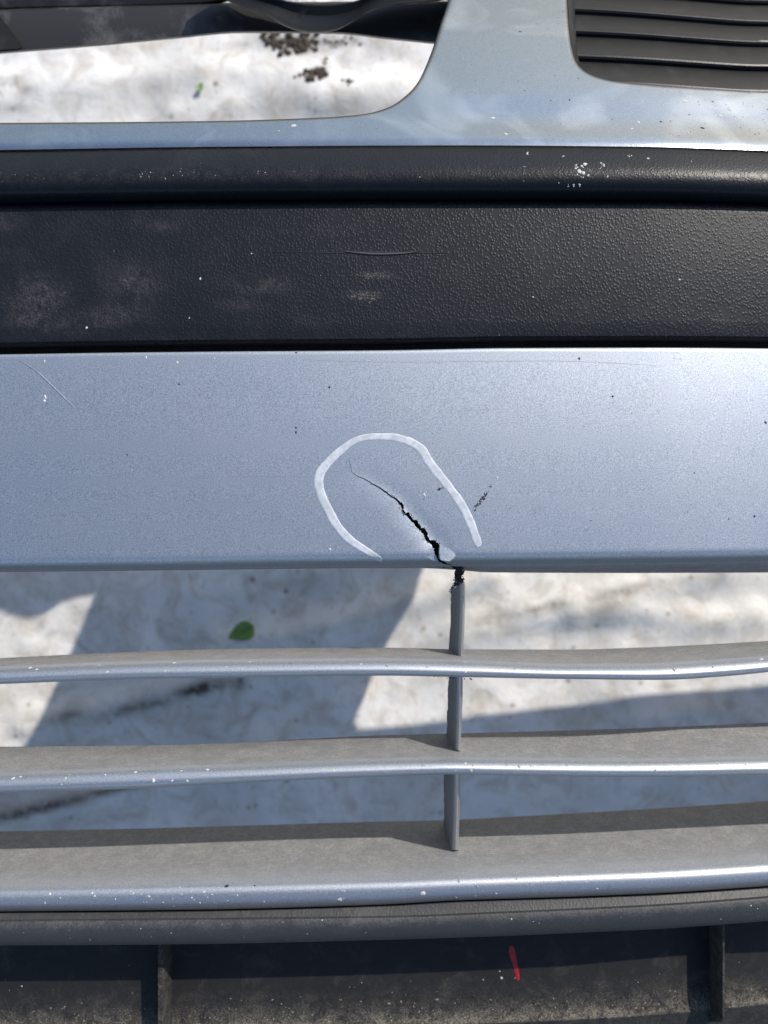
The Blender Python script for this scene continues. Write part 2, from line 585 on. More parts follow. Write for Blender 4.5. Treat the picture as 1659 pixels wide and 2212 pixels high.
def build_upper():
    YT = -330.0
    # outlines as pixel polylines
    lo = resample(left_open, 10)                    # from pillar top, round the corner, to the far left
    lo_loop = lo + [(-1050, YT + 90), (985 + 40, YT + 90)]
    ro_src = [(2 * GMID - x if x > 700 else 2 * GMID - x, y) for x, y in left_open]
    ro = resample([(2190, -150), (2205, -60), (2220, 0), (2245, 80), (2270, 160), (2290, 215), (2325, 244), (2400, 250), (2800, 252), (3600, 255), (4500, 262)], 14)
    ro_loop = ro + [(4500, YT + 90), (2180, YT + 90)]
    gl = resample(grille_open, 8)
    gl_loop = gl + mirror(gl)[1:] 
    bottom = [(x, low_edge(x)) for x in list(range(-1700, -60, 120)) + list(range(-60, 1740, 20)) + list(range(1740, 5400, 120))]
    outline = bottom + [(5400, YT), (2600, YT), (1600, YT), (600, YT), (-1700, YT)]
    loops = [outline, lo_loop, ro_loop, gl_loop]
    pts, edges, faces = [], [], []
    flats = []
    for L in loops:
        s = len(pts)
        F2 = [up_flat(*p) for p in L]
        flats.append(F2)
        pts += [Vector(p) for p in F2]
        edges += [(s + i, s + (i + 1) % len(L)) for i in range(len(L))]
    # roll offsets along openings and along the lower edge
    def offset_pts(F2, d, sign):
        out = []
        for i in range(1, len(F2) - 1):
            tx, ty = F2[i+1][0] - F2[i-1][0], F2[i+1][1] - F2[i-1][1]
            L = math.hypot(tx, ty) or 1
            out.append((F2[i][0] - sign * ty / L * d, F2[i][1] + sign * tx / L * d))
        return out
    ctrl = {}
    def inside_poly(p, poly):
        c = False; j = len(poly) - 1
        for i in range(len(poly)):
            if (poly[i][1] > p[1]) != (poly[j][1] > p[1]) and p[0] < (poly[j][0]-poly[i][0])*(p[1]-poly[i][1])/(poly[j][1]-poly[i][1]) + poly[i][0]:
                c = not c
            j = i
        return c
    def solid(p):
        return inside_poly(p, flats[0]) and not any(inside_poly(p, f) for f in flats[1:])
    rolls = (0.0012, 0.003, 0.006, 0.010)
    extra = []
    chains = []
    for F2 in flats[1:]:
        for d in rolls:
            for sgn in (1, -1):
                chains.append([p if solid(p) else None for p in offset_pts(F2, d, sgn)])
    bot = [up_flat(*p) for p in bottom]
    for d in (0.0008, 0.002, 0.004, 0.0065, 0.0095, 0.0125, 0.016):
        chains.append([(x, y + d) for x, y in bot])
    gx = [x for x in np.arange(-0.56, 0.72, 0.016)]
    for x in gx:
        for y in np.arange(0.515, 1.0, 0.016):
            if solid((x, y)) and solid((x + .011, y)) and solid((x - .011, y)) and solid((x, y + .011)) and solid((x, y - .011)):
                extra.append((x + rng.uniform(-.002, .002), y + rng.uniform(-.002, .002)))
    for ch in chains:
        prev = None
        for p in ch:
            if p is None:
                prev = None; continue
            pts.append(Vector(p)); k = len(pts) - 1
            if prev is not None and math.dist(pts[prev], p) < 0.2:
                edges.append((prev, k))
            prev = k
    pts += [Vector(p) for p in extra]
    vo, eo, fo, *_ = delaunay_2d_cdt(pts, edges, [], 0, 1e-6)
    keep = []
    for f in fo:
        c = sum((vo[i] for i in f), Vector((0, 0))) / len(f)
        if solid(c):
            keep.append(list(f))
    # distance to opening edges for the rolled rim
    E = []
    for F2 in flats[1:]:
        E += [(F2[i], F2[(i + 1) % len(F2)]) for i in range(len(F2))]
    EA = np.array([e[0] for e in E]); EB = np.array([e[1] for e in E])
    D = EB - EA; DD = (D ** 2).sum(1) + 1e-12
    B0 = np.array(bot)
    def zf(p):
        t = np.clip(((p[0] - EA[:, 0]) * D[:, 0] + (p[1] - EA[:, 1]) * D[:, 1]) / DD, 0, 1)
        d = np.sqrt(((EA + D * t[:, None] - np.array([p[0], p[1]])) ** 2).sum(1)).min()
        yb = np.interp(p[0], B0[:, 0], B0[:, 1])
        e = p[1] - yb
        z = -LEAN * (p[1] - VB)
        r = 0.006
        if d < r:
            z -= r - math.sqrt(max(0, r*r - (r - d)**2))
        r2 = 0.013
        if e < r2:
            z -= 16.0 * (r2 - e) ** 2      # the lower edge turns to face the viewer
        # soft dish towards the grille: surface swells from the rub strip up to a ridge
        z -= 0.0028 * math.exp(-((e - 0.05) / 0.03) ** 2) * (0.5 + 0.5 * math.tanh((p[0] - 0.10) / 0.06))
        return z
    V = [bend(p[0], p[1], zf(p)) for p in vo]
    used = sorted({i for f in keep for i in f})
    mp = {k: i for i, k in enumerate(used)}
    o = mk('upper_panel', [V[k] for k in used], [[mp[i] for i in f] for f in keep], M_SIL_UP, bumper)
    bm = bmesh.new(); bm.from_mesh(o.data)
    for f in bm.faces:
        if f.normal.z < 0:
            f.normal_flip()
    be = [e for e in bm.edges if len(e.link_faces) == 1]
    ex = bmesh.ops.extrude_edge_only(bm, edges=be)
    nv = [g for g in ex['geom'] if isinstance(g, bmesh.types.BMVert)]
    for v in nv:
        lower = v.co.y < VB * Z0 + 0.004
        v.co.z -= 0.004 if lower else 0.018
        v.co.y += 0.004 if lower else -0.003
    for f in [g for g in ex['geom'] if isinstance(g, bmesh.types.BMFace)]:
        f.smooth = True
    for e in be:
        e.smooth = False
    bm.to_mesh(o.data); bm.free()
    return o
upper = build_upper()

# ---- centre grille: frame and louvers behind the opening
def build_grille():
    g = bpy.data.objects.new('center_grille', None)
    COLL.objects.link(g); g.parent = bumper
    outer = resample(grille_open, 8)
    inner_src = [(1255, -200), (1250, -100), (1253, 0), (1257, 60), (1264, 116), (1276, 146), (1302, 163), (1345, 173), (1405, 179), (1500, 184.5), (1659, 189)]
    inner = resample(inner_src, 8)
    n = min(len(outer), len(inner))
    fo = lambda L, t: L[min(len(L) - 1, int(round(t * (len(L) - 1))))]
    K = 150
    O = [fo(outer, i / K) for i in range(K + 1)]; I = [fo(inner, i / K) for i in range(K + 1)]
    O = O + mirror(O)[1:]; I = I + mirror(I)[1:]
    prof = [(0.0, -0.016), (0.15, -0.012), (0.45, -0.016), (0.8, -0.021), (1.0, -0.030), (1.0, -0.085)]
    V = []
    for a, b_ in zip(O, I):
        for t, dz in prof:
            p = (a[0] * (1 - t) + b_[0] * t, a[1] * (1 - t) + b_[1] * t)
            s, y = up_flat(*p)
            V.append(bend(s, y, -LEAN * max(0, y - VB) + dz))
    m = len(prof)
    Fc = [(i*m + k, i*m + k + 1, (i+1)*m + k + 1, (i+1)*m + k) for i in range(len(O) - 1) for k in range(m - 1)]
    o = mk('grille_frame', V, Fc, M_LOUV, g); sharp(o, 40)
    # louvers: nose line y at the left edge and at mid grille; each a stepped blade
    def depth(y, dz):
        return -LEAN * max(0, y - VB) + dz
    lines = [curve([(1230, 7 - 48 + 4), (1660, 12 - 48)]), None]
    noses = [(-213, -190), (-164, -142), (-115, -94), (-66, -46), (-19, 1), (29.5, 47), (84, 101), (139, 158), (188, 205)]
    left_clip = [1240, 1240, 1240, 1244, 1252, 1300]
    for k in range(len(noses) - 1):
        ya, yb = noses[k]; yc, yd = noses[k + 1]
        def nose(px, a=ya, b_=yb):
            x = GMID - math.sqrt((px - GMID) ** 2 + 40 ** 2) + 10
            t = max(0.0, min(1.3, (x - 1250) / 410.0))
            return a + (b_ - a) * (t * (1.12 - 0.12 * t))
        def nxt(px, a=yc, b_=yd):
            x = GMID - math.sqrt((px - GMID) ** 2 + 40 ** 2) + 10
            t = max(0.0, min(1.3, (x - 1250) / 410.0))
            return a + (b_ - a) * (t * (1.12 - 0.12 * t))
        x0 = [1232, 1232, 1232, 1232, 1232, 1234, 1240, 1252][k]
        V, Fc = [], []
        rows = [(lambda p: nose(p) + 1.0, -0.045), (lambda p: nose(p) - 1.5, -0.038), (nose, -0.0350), (lambda p: nose(p) + 3.0, -0.0312), (lambda p: nose(p) + 6.0, -0.0290),
                (lambda p: nose(p) + 9, -0.0300), (lambda p: nose(p) + 11.5, -0.0330), (lambda p: nose(p) + 12.5, -0.0372),
                (lambda p: nose(p) + 15.5, -0.0380), (lambda p: nose(p) + 17.5, -0.0365), (lambda p: nxt(p) + 3, -0.0365)]
        xs = np.linspace(x0, 2 * GMID - x0, 60)
        for px in xs:
            for fn, dz in rows:
                s, y = up_flat(px, fn(px))
                V.append(bend(s, y, depth(y, dz)))
        m = len(rows)
        for i in range(len(xs) - 1):
            for q in range(m - 1):
                Fc.append((i*m + q, i*m + q + 1, (i+1)*m + q + 1, (i+1)*m + q))
        o = mk('louver', V, Fc, M_LOUV, g); sharp(o, 40)
build_grille()

# ---- black rub strip (bulge) and grained panel
rb = curve([(0, 8), (480, 2), (830, 0), (1250, 0), (1659, 4)])
strip_rows = [(312, -.022), (317, -.006), (324, .000), (335, .005), (348, .0105), (360, .0148), (371, .0172), (382, .0180), (393, .0172), (404, .0145), (414, .009), (422, .001), (428, -.007), (433, -.012), (436, -.03)]
strip = loft('rub_strip', [((lambda p, a=a: rb(p) + a), z) for a, z in strip_rows], M_STRIP, bumper,
             dust=[0, 0, .03, .03, .03, .06, .12, .12, .05, 0, 0, 0, 0, 0, 0])
bt = curve([(0, 766), (250, 762), (501, 759.5), (830, 757), (1106, 752), (1659, 750.5)])
panel_rows = [(432, -.03), (434, -.012), (440, -.006), (446, -.005)] + [(y, -.0050 + .0015 * math.sin((y - 446) / 269 * math.pi) - .0015 * ((y - 446) / 269) ** 3) for y in range(456, 716, 10)]
SCUFF = [(80, 640, 56, 40, .55), (60, 690, 40, 16, .35), (290, 610, 60, 34, .42), (250, 680, 70, 20, .35), (565, 615, 52, 16, .50), (520, 660, 50, 12, .30), (788, 638, 30, 8, .85), (815, 594, 34, 6, .55), (350, 488, 46, 12, .30),
         (20, 480, 30, 20, .35), (150, 700, 90, 18, .25), (1620, 480, 50, 30, .30), (1480, 470, 60, 20, .18), (700, 500, 30, 14, .2), (1560, 690, 30, 14, .25)]
def scuff(px, py):
    return min(1.0, sum(.8 * a * math.exp(-((px - x) / rx) ** 2 - ((py - y) / ry) ** 2) for x, y, rx, ry, a in SCUFF))
rows = [((lambda p, a=a: rb(p) * (a < 600) + bt(p) * 0 + a + (bt(p) - 757) * max(0, (a - 500) / 240)), z) for a, z in panel_rows]
rows += [(off(bt, -26), -.009), (off(bt, -20), -.0125), (off(bt, -15), -.019), (off(bt, -12), -.030), (off(bt, -11), -.045)]
panel = loft('grained_panel', rows, M_GRAIN, bumper, dustfn=scuff)
# dark groove floor between the grained panel and the silver band
# plate added to block sun on the tarp goes above the rear rail
loft('groove', [(off(bt, -60), -.045), (off(bt, 20), -.048), (off(bt, 60), -.049)], M_TORN, bumper)

# ---- silver band with the crack
bb = curve([(0, 1232.5), (401, 1228), (702, 1223), (990, 1220), (1250, 1217.5), (1659, 1213)])
def cr(x, y):
    return (619.4 + .32 * x, 884.8 + .32 * y)
CRACK = [  # centre line in the close-up, half widths left and right (pixels of the measuring view)
    (422, 345, .35, .35), (435, 380, .45, .45), (440, 420, .5, .5), (470, 445, .6, .6), (500, 457, .6, .6), (530, 470, .7, .7), (580, 500, .8, .8), (620, 520, 1.0, .9),
    (665, 552, 1.3, 1.1), (700, 578, 1.2, 1.2), (735, 600, 1.6, 1.5), (757, 622, 1.8, 2.6), (772, 640, 2.0, 4.2), (783, 662, 2.4, 2.6), (797, 690, 3.0, 2.6),
    (815, 706, 3.4, 5.5), (828, 724, 3.2, 4.0), (850, 748, 2.6, 2.4), (872, 768, 3.2, 6.0), (888, 786, 3.6, 5.0), (900, 803, 3.0, 2.6), (918, 818, 3.0, 6.0), (934, 838, 3.6, 5.5),
    (946, 862, 3.2, 2.8), (968, 890, 3.0, 3.0), (990, 905, 4.0, 10.0), (1006, 925, 5.5, 8.0), (1016, 950, 5.5, 3.5), (1021, 985, 4.0, 2.0), (1024, 1012, 3.2, 1.6), (1034, 1020, 2.2, 3.0), (1060, 1032, 2.2, 2.2), (1085, 1046, 2.4, 1.8)]
def jagged(C):
    r = random.Random(3); out = [C[0]]
    for a, b in zip(C, C[1:]):
        big = 0.25 + 0.9 * (b[2] > 1.4)
        for t in (0.36, 0.7):
            out.append((a[0] + (b[0]-a[0])*t + r.uniform(-3, 3)*big, a[1] + (b[1]-a[1])*t + r.uniform(-3, 3)*big,
                        max(.3, (a[2] + (b[2]-a[2])*t) * r.uniform(.7, 1.3)), max(.3, (a[3] + (b[3]-a[3])*t) * r.uniform(.6, 1.35))))
        out.append(b)
    return out
CRACK = jagged([(a, b, c * (.85 + .3 * min(1, i / 20)), d * (.85 + .3 * min(1, i / 20))) for i, (a, b, c, d) in enumerate(CRACK)])
def crack_sides():
    P = [cr(a, b) for a, b, _, _ in CRACK]
    Lf, Rt = [], []
    for i, (a, b, wl_, wr) in enumerate(CRACK):
        p, q = P[max(0, i - 1)], P[min(len(P) - 1, i + 1)]
        tx, ty = q[0] - p[0], q[1] - p[1]
        L = math.hypot(tx, ty)
        nx, ny = ty / L, -tx / L            # to the right / up of travel
        Lf.append((P[i][0] - nx * wl_, P[i][1] - ny * wl_))
        Rt.append((P[i][0] + nx * wr, P[i][1] + ny * wr))
    return P, Lf, Rt
CP, CL, CR_ = crack_sides()
EXIT_X = 981.0

def build_band():
    xs_out_l = list(range(-1700, -60, 130)); xs_in = list(range(-60, 1740, 15)); xs_out_r = list(range(1740, 5400, 130))
    xs = xs_out_l + xs_in + xs_out_r
    topl = [(x, bt(x)) for x in xs]
    x_l = CL[-1][0]; x_r = CR_[-1][0]
    botl = [(x, bb(x)) for x in xs if x < EXIT_X - 3]
    botr = [(x, bb(x)) for x in xs if x > EXIT_X + 3]
    crack = [(EXIT_X - 1.5, bb(EXIT_X))] + CL[::-1] + [(CP[0][0] - 1.5, CP[0][1] - 6)] + CR_ + [(EXIT_X + 1.8, bb(EXIT_X))]
    outline = topl[::-1] + botl + crack + botr
    pts = [Vector(p) for p in outline]
    edges = [(i, (i + 1) % len(outline)) for i in range(len(outline))]
    CPn = np.array(CP)
    def dcrack(p):
        d = np.sqrt(((CPn - np.array(p)) ** 2).sum(1)); i = int(d.argmin()); return d[i], i
    extra = []
    for x in xs:
        T, Bm = bt(x), bb(x)
        for d in (1.2, 2.6, 5, 9):
            extra.append((x, T + d))
        for d in (1.0, 2.5, 4.5, 7, 9.5, 12, 15, 18, 22, 27, 33):
            p = (x, Bm - d)
            if dcrack(p)[0] > 5: extra.append(p)
        k = 22
        for i in range(1, k):
            p = (x, T + 9 + (Bm - 33 - T - 9) * i / k)
            if dcrack(p)[0] > 5: extra.append(p)
    for x in np.arange(740, 1000, 5.0):
        for y in np.arange(985, 1185, 5.0):
            d, i = dcrack((x, y))
            if 4 < d < 45: extra.append((x + rng.uniform(-1, 1), y + rng.uniform(-1, 1)))
    pts += [Vector(p) for p in extra]
    vo, eo, fo, *_ = delaunay_2d_cdt(pts, edges, [], 0, 1e-3)
    poly = outline
    PX = np.array([p[0] for p in poly]); PY = np.array([p[1] for p in poly])
    PXn, PYn = np.roll(PX, 1), np.roll(PY, 1)
    def inside(p):
        c = ((PY > p[1]) != (PYn > p[1]))
        with np.errstate(divide='ignore', invalid='ignore'):
            xi = (PXn - PX) * (p[1] - PY) / (PYn - PY) + PX
        return int((c & (p[0] < xi)).sum()) % 2 == 1
    def zf(px, py):
        T, Bm = bt(px), bb(px)
        a, b_ = py - T, Bm - py
        t = a / (Bm - T)
        z = 0.004 + 0.008 * (1 - ((t - .22) / .78) ** 2)
        if a < 5:
            z -= 0.0035 * (1 - math.sqrt(max(0, 1 - ((5 - a) / 5) ** 2)))
        if b_ < 27:
            r = (27 - b_) / 27
            z -= 0.024 * r ** 2.4
        d, i = dcrack((px, py))
        if d < 45:
            sgn = 1 if (px - CP[i][0]) - (py - CP[i][1]) * 0.3 > 0 else -1
            w = i / len(CP)
            z -= 0.0030 * w * math.exp(-(d / 26) ** 2)      # the panel is dented along the break
            z += (0.0042 * math.exp(-d / 12) if sgn > 0 else -0.0030 * math.exp(-d / 9)) * w
        return z
    V = []
    for p in vo:
        z = zf(p.x, p.y)
        u, v = uv(p.x, p.y)
        V.append(bend(u * (1 - z), v * (1 - z), z))
    keep = [list(f) for f in fo if inside(sum((vo[i] for i in f), Vector((0, 0))) / len(f))]
    used = sorted({i for f in keep for i in f}); mp = {k: i for i, k in enumerate(used)}
    def edge_grime(p):
        b_ = bb(p.x) - p.y
        return 0.78 * math.exp(-(max(0.0, b_ - 7) / 6.0) ** 2) + 0.10 * math.exp(-(p.y - bt(p.x)) / 16)
    o = mk('lower_panel', [V[k] for k in used], [[mp[i] for i in f] for f in keep], [M_SIL, M_TORN], bumper, True, None, [edge_grime(vo[k]) for k in used])
    pixof = {mp[k]: (vo[k].x, vo[k].y) for k in used}
    bm = bmesh.new(); bm.from_mesh(o.data)
    bm.verts.ensure_lookup_table()
    for f in bm.faces:
        if f.normal.z < 0: f.normal_flip()
    be = [e for e in bm.edges if len(e.link_faces) == 1]
    cracked = {}
    for e in be:
        m = [(pixof[v.index][0], pixof[v.index][1]) for v in e.verts]
        c = ((m[0][0] + m[1][0]) / 2, (m[0][1] + m[1][1]) / 2)
        cracked[e] = 735 < c[0] < 1000 and 985 < c[1] < bb(c[0]) - 2 and dcrack(c)[0] < 30
    for group, idx in (([e for e in be if cracked[e]], 1), ([e for e in be if not cracked[e]], 0)):
        ex = bmesh.ops.extrude_edge_only(bm, edges=group)
        for g in ex['geom']:
            if isinstance(g, bmesh.types.BMVert): g.co.z -= 0.0045 if idx else 0.003
            elif isinstance(g, bmesh.types.BMFace): g.material_index = idx; g.smooth = False
    for e in be: e.smooth = False
    bm.to_mesh(o.data); bm.free()
    return o
band = build_band()
band['label'] = 'silver painted lower band with a jagged crack'
band_tree = bvh(band)

# dark strip added behind the crack so its inside looks shaded
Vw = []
backz = -0.028
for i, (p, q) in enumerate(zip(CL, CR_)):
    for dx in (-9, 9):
        Vw.append(pix(CP[i][0] + dx, CP[i][1] - 3, backz + 0.004 * math.sin(i * 2.3)))
mk('crack_dark_backing', Vw, [(2*i, 2*i+1, 2*i+3, 2*i+2) for i in range(len(CP) - 1)], M_TORN, bumper, False)

# flange running back under the band, dusty; lower edge shows more on the right
fl = curve([(0, 1236), (401, 1231.5), (700, 1228), (900, 1227), (985, 1231), (1060, 1236.5), (1250, 1237.5), (1659, 1238)])
loft('band_flange', [(off(bb, -1.0), -.022), (off(bb, .3), -.027), (mixf(bb, fl, .5), -.055), (fl, -.10), (off(fl, -5), -.103), (off(bb, -14), -.06)], M_SLAT, bumper, dust=[.3, .8, 1, 1, 1, 1])

# ---- grille slats
S1T = curve([(0, 1440), (150, 1434), (301, 1428.6), (501, 1425), (830, 1422), (1003, 1426), (1228, 1434), (1379, 1434), (1529, 1427.6), (1659, 1420)])
S1B = curve([(0, 1477.7), (150, 1471.7), (301, 1466.7), (501, 1463.7), (830, 1459.5), (1003, 1462.7), (1228, 1466.7), (1429, 1468.7), (1579, 1461.7), (1659, 1455)])
S1K = curve([(0, 1421.6), (150, 1414), (301, 1407.5), (501, 1401.5), (830, 1399), (1003, 1402.5), (1228, 1403), (1379, 1399), (1529, 1393.5), (1659, 1387.5)])
S2T = curve([(0, 1670.7), (301, 1658), (501, 1651.7), (830, 1639), (978, 1636.6), (1128, 1638), (1329, 1639.7), (1659, 1638)])
S2B = curve([(0, 1713), (301, 1703), (501, 1692), (830, 1677.5), (978, 1673), (1128, 1675.7), (1329, 1678), (1659, 1678)])
S2K = curve([(0, 1613), (351, 1609.6), (830, 1588), (963, 1584.5), (1128, 1580.5), (1379, 1573), (1659, 1565.5)])
def slat(T, B, K, zb):
    zf = -0.010
    rows = [(off(K, 7), zb + .004), (off(K, 1.5), zb), (K, zb + .002), (mixf(K, T, .5), (zb + zf - .03) / 2 - .003), (mixf(K, T, .93), zf - .032), (T, zf - .022)]
    d = [1, 1, 1, 1, .95, .6]
    for t, dz, du in ((.07, -.0158, .2), (.16, -.0112, .05), (.28, -.0072, 0), (.42, -.0040, 0), (.56, -.0016, 0), (.70, -.0003, 0), (.82, -.0014, 0), (.92, -.0066, .05), (1.0, -.0155, .2)):
        rows.append((mixf(T, B, t), zf + dz)); d.append(du)
    rows.append((mixf(T, B, .93), zf - .030)); d.append(.4)
    rows.append((mixf(T, B, .62), zf - .034)); d.append(.4)
    return loft('grille_slat', rows, M_SLAT, bumper, closed=True, dust=d, sharpdeg=50)
slat1 = slat(S1T, S1B, S1K, -0.135)
slat2 = slat(S2T, S2B, S2K, -0.140)

# ---- silver lower lip, black strip below it and the recessed air dam
LK = curve([(0, 1795.6), (301, 1789.6), (830, 1774.5), (963, 1771.5), (1128, 1763), (1379, 1749.5), (1659, 1738)])
LH = curve([(0, 1926), (401, 1918), (830, 1907), (978, 1901), (1329, 1888), (1659, 1876)])
LB = curve([(0, 1968.5), (401, 1965), (830, 1953.5), (978, 1945), (1228, 1937), (1659, 1920)])
LS = curve([(0, 1987), (830, 1978.6), (1078, 1969.5), (1659, 1942)])
LE = curve([(0, 2042), (351, 2040), (830, 2030), (1078, 2022), (1329, 2011), (1659, 1996)])
lip = loft('lower_lip', [(off(LK, 22), -.205), (off(LK, 2), -.208), (LK, -.200), (mixf(LK, off(LH, -22), .35), -.150), (mixf(LK, off(LH, -22), .75), -.080), (off(LH, -30), -.052), (off(LH, -20), -.034), (off(LH, -11), -.0225),
            (off(LH, -3), -.0150), (off(LH, 6), -.0105), (off(LH, 16), -.0088), (mixf(off(LH, 16), LB, .4), -.0098), (mixf(off(LH, 16), LB, .75), -.0135), (off(LB, -1.5), -.0185), (LB, -.0215), (off(LB, .5), -.045)],
           M_SLAT, bumper, dust=[1, 1, 1, 1, .95, .8, .55, .28, .08, .02, 0, 0, 0, .05, .1, .3], sharpdeg=50)
lipstrip = loft('lip_strip', [(off(LB, -6), -.035), (off(LB, 1.6), -.045), (off(LB, 2.8), -.0250), (off(LB, 5), -.0215), (off(LS, -3), -.0165), (off(LS, -.5), -.0155), (off(LS, .8), -.0080), (off(LS, 4), -.0035),
            (mixf(LS, LE, .25), -.0010), (mixf(LS, LE, .42), -.0012), (mixf(LS, LE, .58), -.0042), (mixf(LS, LE, .75), -.0098), (mixf(LS, LE, .9), -.0170), (LE, -.0260), (off(LE, -1), -.04), (lambda p: CY + (LE(p) - CY) * 1.03 / 1.14, -.14)],
            M_LIP, bumper, dust=[0, 0, .2, .25, .15, .1, .3, .45, .42, .30, .14, .08, .06, .05, 0, 0])
EC = curve([(0, 2236), (500, 2228), (1078, 2209), (1529, 2186.6), (1659, 2179)])
dam = loft('air_dam', [((lambda p: CY + (LE(p) - CY) * 1.03 / 1.14 - 8), -.141), (off(EC, -130), -0.1405), (off(EC, -90), -0.1402), (off(EC, -58), -0.1400), (off(EC, -35), -0.1396), (off(EC, -18), -0.1385), (off(EC, -6), -0.1370), (EC, -0.1355), (off(EC, 3), -0.1365), (off(EC, 60), -.150), (off(EC, 260), -.21)],
           M_DAM, bumper, dust=[0, .0, .04, .12, .36, .68, .95, .6, .15, .2, .2])
dam_tree = bvh(dam)

def rib(front_px, root_px, tip, x_thick, name='rib'):
    """fin standing on the air dam"""
    zr, zf_ = -0.144, -0.098
    V, Fc = [], []
    ys = [lambda t: 0]
    n = 18
    xw_root = (root_px - CX) / F * (1 - zr)
    for i in range(n + 1):
        t = i / n
        # world y runs from under the lip strip down to the tip
        ytop = -(LE(root_px) - 8 - CY) / F * 1.05
        ybot = -(tip - CY) / F * (1.14)
        y = ytop + (ybot - ytop) * t
        h = zf_ - max(0.0, (t - .86) / .14) * (zf_ - zr) * (0.94 if tip < 2300 else 0.2)
        for dx, z in ((-x_thick, zr), (-x_thick * .8, h - .004), (-x_thick * .5, h), (x_thick * .5, h), (x_thick * .8, h - .004), (x_thick, zr)):
            V.append(bend(xw_root + dx, y, z))
    for i in range(n):
        for k in range(5):
            Fc.append((i*6 + k, i*6 + k + 1, (i+1)*6 + k + 1, (i+1)*6 + k))
    Fc.append(tuple(range(6))); Fc.append(tuple(n*6 + k for k in range(6))[::-1])
    o = mk(name, V, Fc, M_DAM, dam, True, None, [0.12 + .25 * (k % 6 in (1, 2, 3, 4)) for k in range(len(V))])
    bm = bmesh.new(); bm.from_mesh(o.data); bmesh.ops.recalc_face_normals(bm, faces=bm.faces); bm.to_mesh(o.data); bm.free()
    sharp(o, 40)
rib(341, 366, 2420, 0.0058)
rib(1568, 1538, 2214, 0.0030)

# ---- grille struts
def strut(rows, zfs, zbs, name='grille_strut'):
    """rows of (y front, y back, x back-left, x front-left, x front-right)"""
    V, A = [], []
    m = 11
    NR = 26
    ts = np.linspace(0, len(rows) - 1, NR)
    for j, t in enumerate(ts):
        i = min(int(t), len(rows) - 2); f = t - i
        yf, yb, xb, xl, xr = [rows[i][k] * (1 - f) + rows[i+1][k] * f for k in range(5)]
        g_ = t / (len(rows) - 1); zf_ = zfs[0] + (zfs[1] - zfs[0]) * g_; zb = zbs[0] + (zbs[1] - zbs[0]) * g_
        jag = rng.uniform(-1.2, 0.8) if 0 < j < NR - 1 else 0
        ft = max(0.0, (j - (NR - 4)) / 3.0) ** 2
        xl -= 1.2 * ft; xr += 1.6 * ft; xb -= 1.5 * ft
        w = xr - xl
        thick = w / F * (1 - zf_)
        def P(px, y, z): return pix(px, y, z)
        xbl = xb + jag
        # right side goes straight back behind the left side
        xbr_world = (xl - CX) / F * (1 - zf_) + thick * .9
        bl = P(xbl, yb, zb)
        V += [bl, P(xb * .45 + xl * .55, yb * .45 + yf * .55, (zb + zf_) / 2 + .008), P(xl, yf, zf_), P(xl + w * .10, yf, zf_ + .0065), P(xl + w * .30, yf, zf_ + .0115), P(xl + w * .55, yf, zf_ + .0130), P(xl + w * .78, yf, zf_ + .0105), P(xr - w * .04, yf, zf_ + .005), P(xr, yf, zf_ - .002)]
        br = P(xbl, yb, zb); V += [(xbr_world * Z0, bl[1], bl[2] + .004), (bl[0] + .0022, bl[1], bl[2] - .001)]
        A += [.9, .85, .7, .2, .1, .1, .1, .1, .4, .8, .9]  # heavier dust on the sides paints them as shaded, front edge left bright
    Fc = []
    for i in range(NR - 1):
        for k in range(m):
            Fc.append((i*m + k, i*m + (k+1) % m, (i+1)*m + (k+1) % m, (i+1)*m + k))
    Fc.append(tuple(range(m))); Fc.append(tuple((NR-1)*m + k for k in range(m))[::-1])
    o = mk(name, V, Fc, M_STRUT, bumper, True, None, A)
    bm = bmesh.new(); bm.from_mesh(o.data); bmesh.ops.recalc_face_normals(bm, faces=bm.faces); bm.to_mesh(o.data); bm.free()
    sharp(o, 45)
    return o
st1 = strut([(1250, 1254, 987, 992, 1001), (1256, 1262, 982, 993, 1004), (1266, 1276, 974, 994, 1005.5), (1300, 1300, 974.5, 994, 1005.5), (1360, 1352, 973, 992, 1004), (1417, 1404, 971, 989.5, 1002)], (-.060, -.088), (-.125, -.135))
st2 = strut([(1452, 1440, 970, 987.5, 1000.5), (1500, 1480, 969, 987, 1000), (1560, 1535, 967, 986, 998), (1621, 1591, 965, 984, 995)], (-.050, -.074), (-.120, -.135))
st3 = strut([(1666, 1650, 960, 981.5, 995), (1720, 1700, 959.5, 980, 994), (1780, 1742, 959.5, 978, 992.5), (1836, 1779, 959, 975.5, 991)], (-.050, -.108), (-.125, -.192))
st1['label'] = 'broken top strut torn away from the silver band'

# torn shreds at the broken joint
def shreds(name, spots, zc, parent, mat=None):
    V, Fc = [], []
    r = random.Random(5)
    for px, py, sz in spots:
        c = Vector(pix(px, py, zc + r.uniform(-.012, .012)))
        k = Z0 / F
        b0 = len(V)
        nn = r.randint(5, 7)
        ring = []
        for a in range(nn):
            ang = 2 * math.pi * a / nn + r.uniform(-.3, .3)
            rad = sz * k * r.choice((0.5, 0.8, 1.0, 1.5))
            V.append(c + Vector((math.cos(ang) * rad, math.sin(ang) * rad, r.uniform(-1, 1) * sz * k * .6)))
        V.append(c + Vector((0, 0, sz * k * .5))); V.append(c - Vector((0, 0, sz * k * .9)))
        for a in range(nn):
            Fc.append((b0 + a, b0 + (a + 1) % nn, b0 + nn)); Fc.append((b0 + (a + 1) % nn, b0 + a, b0 + nn + 1))
    return mk(name, V, Fc, mat or M_TORN, parent, False)
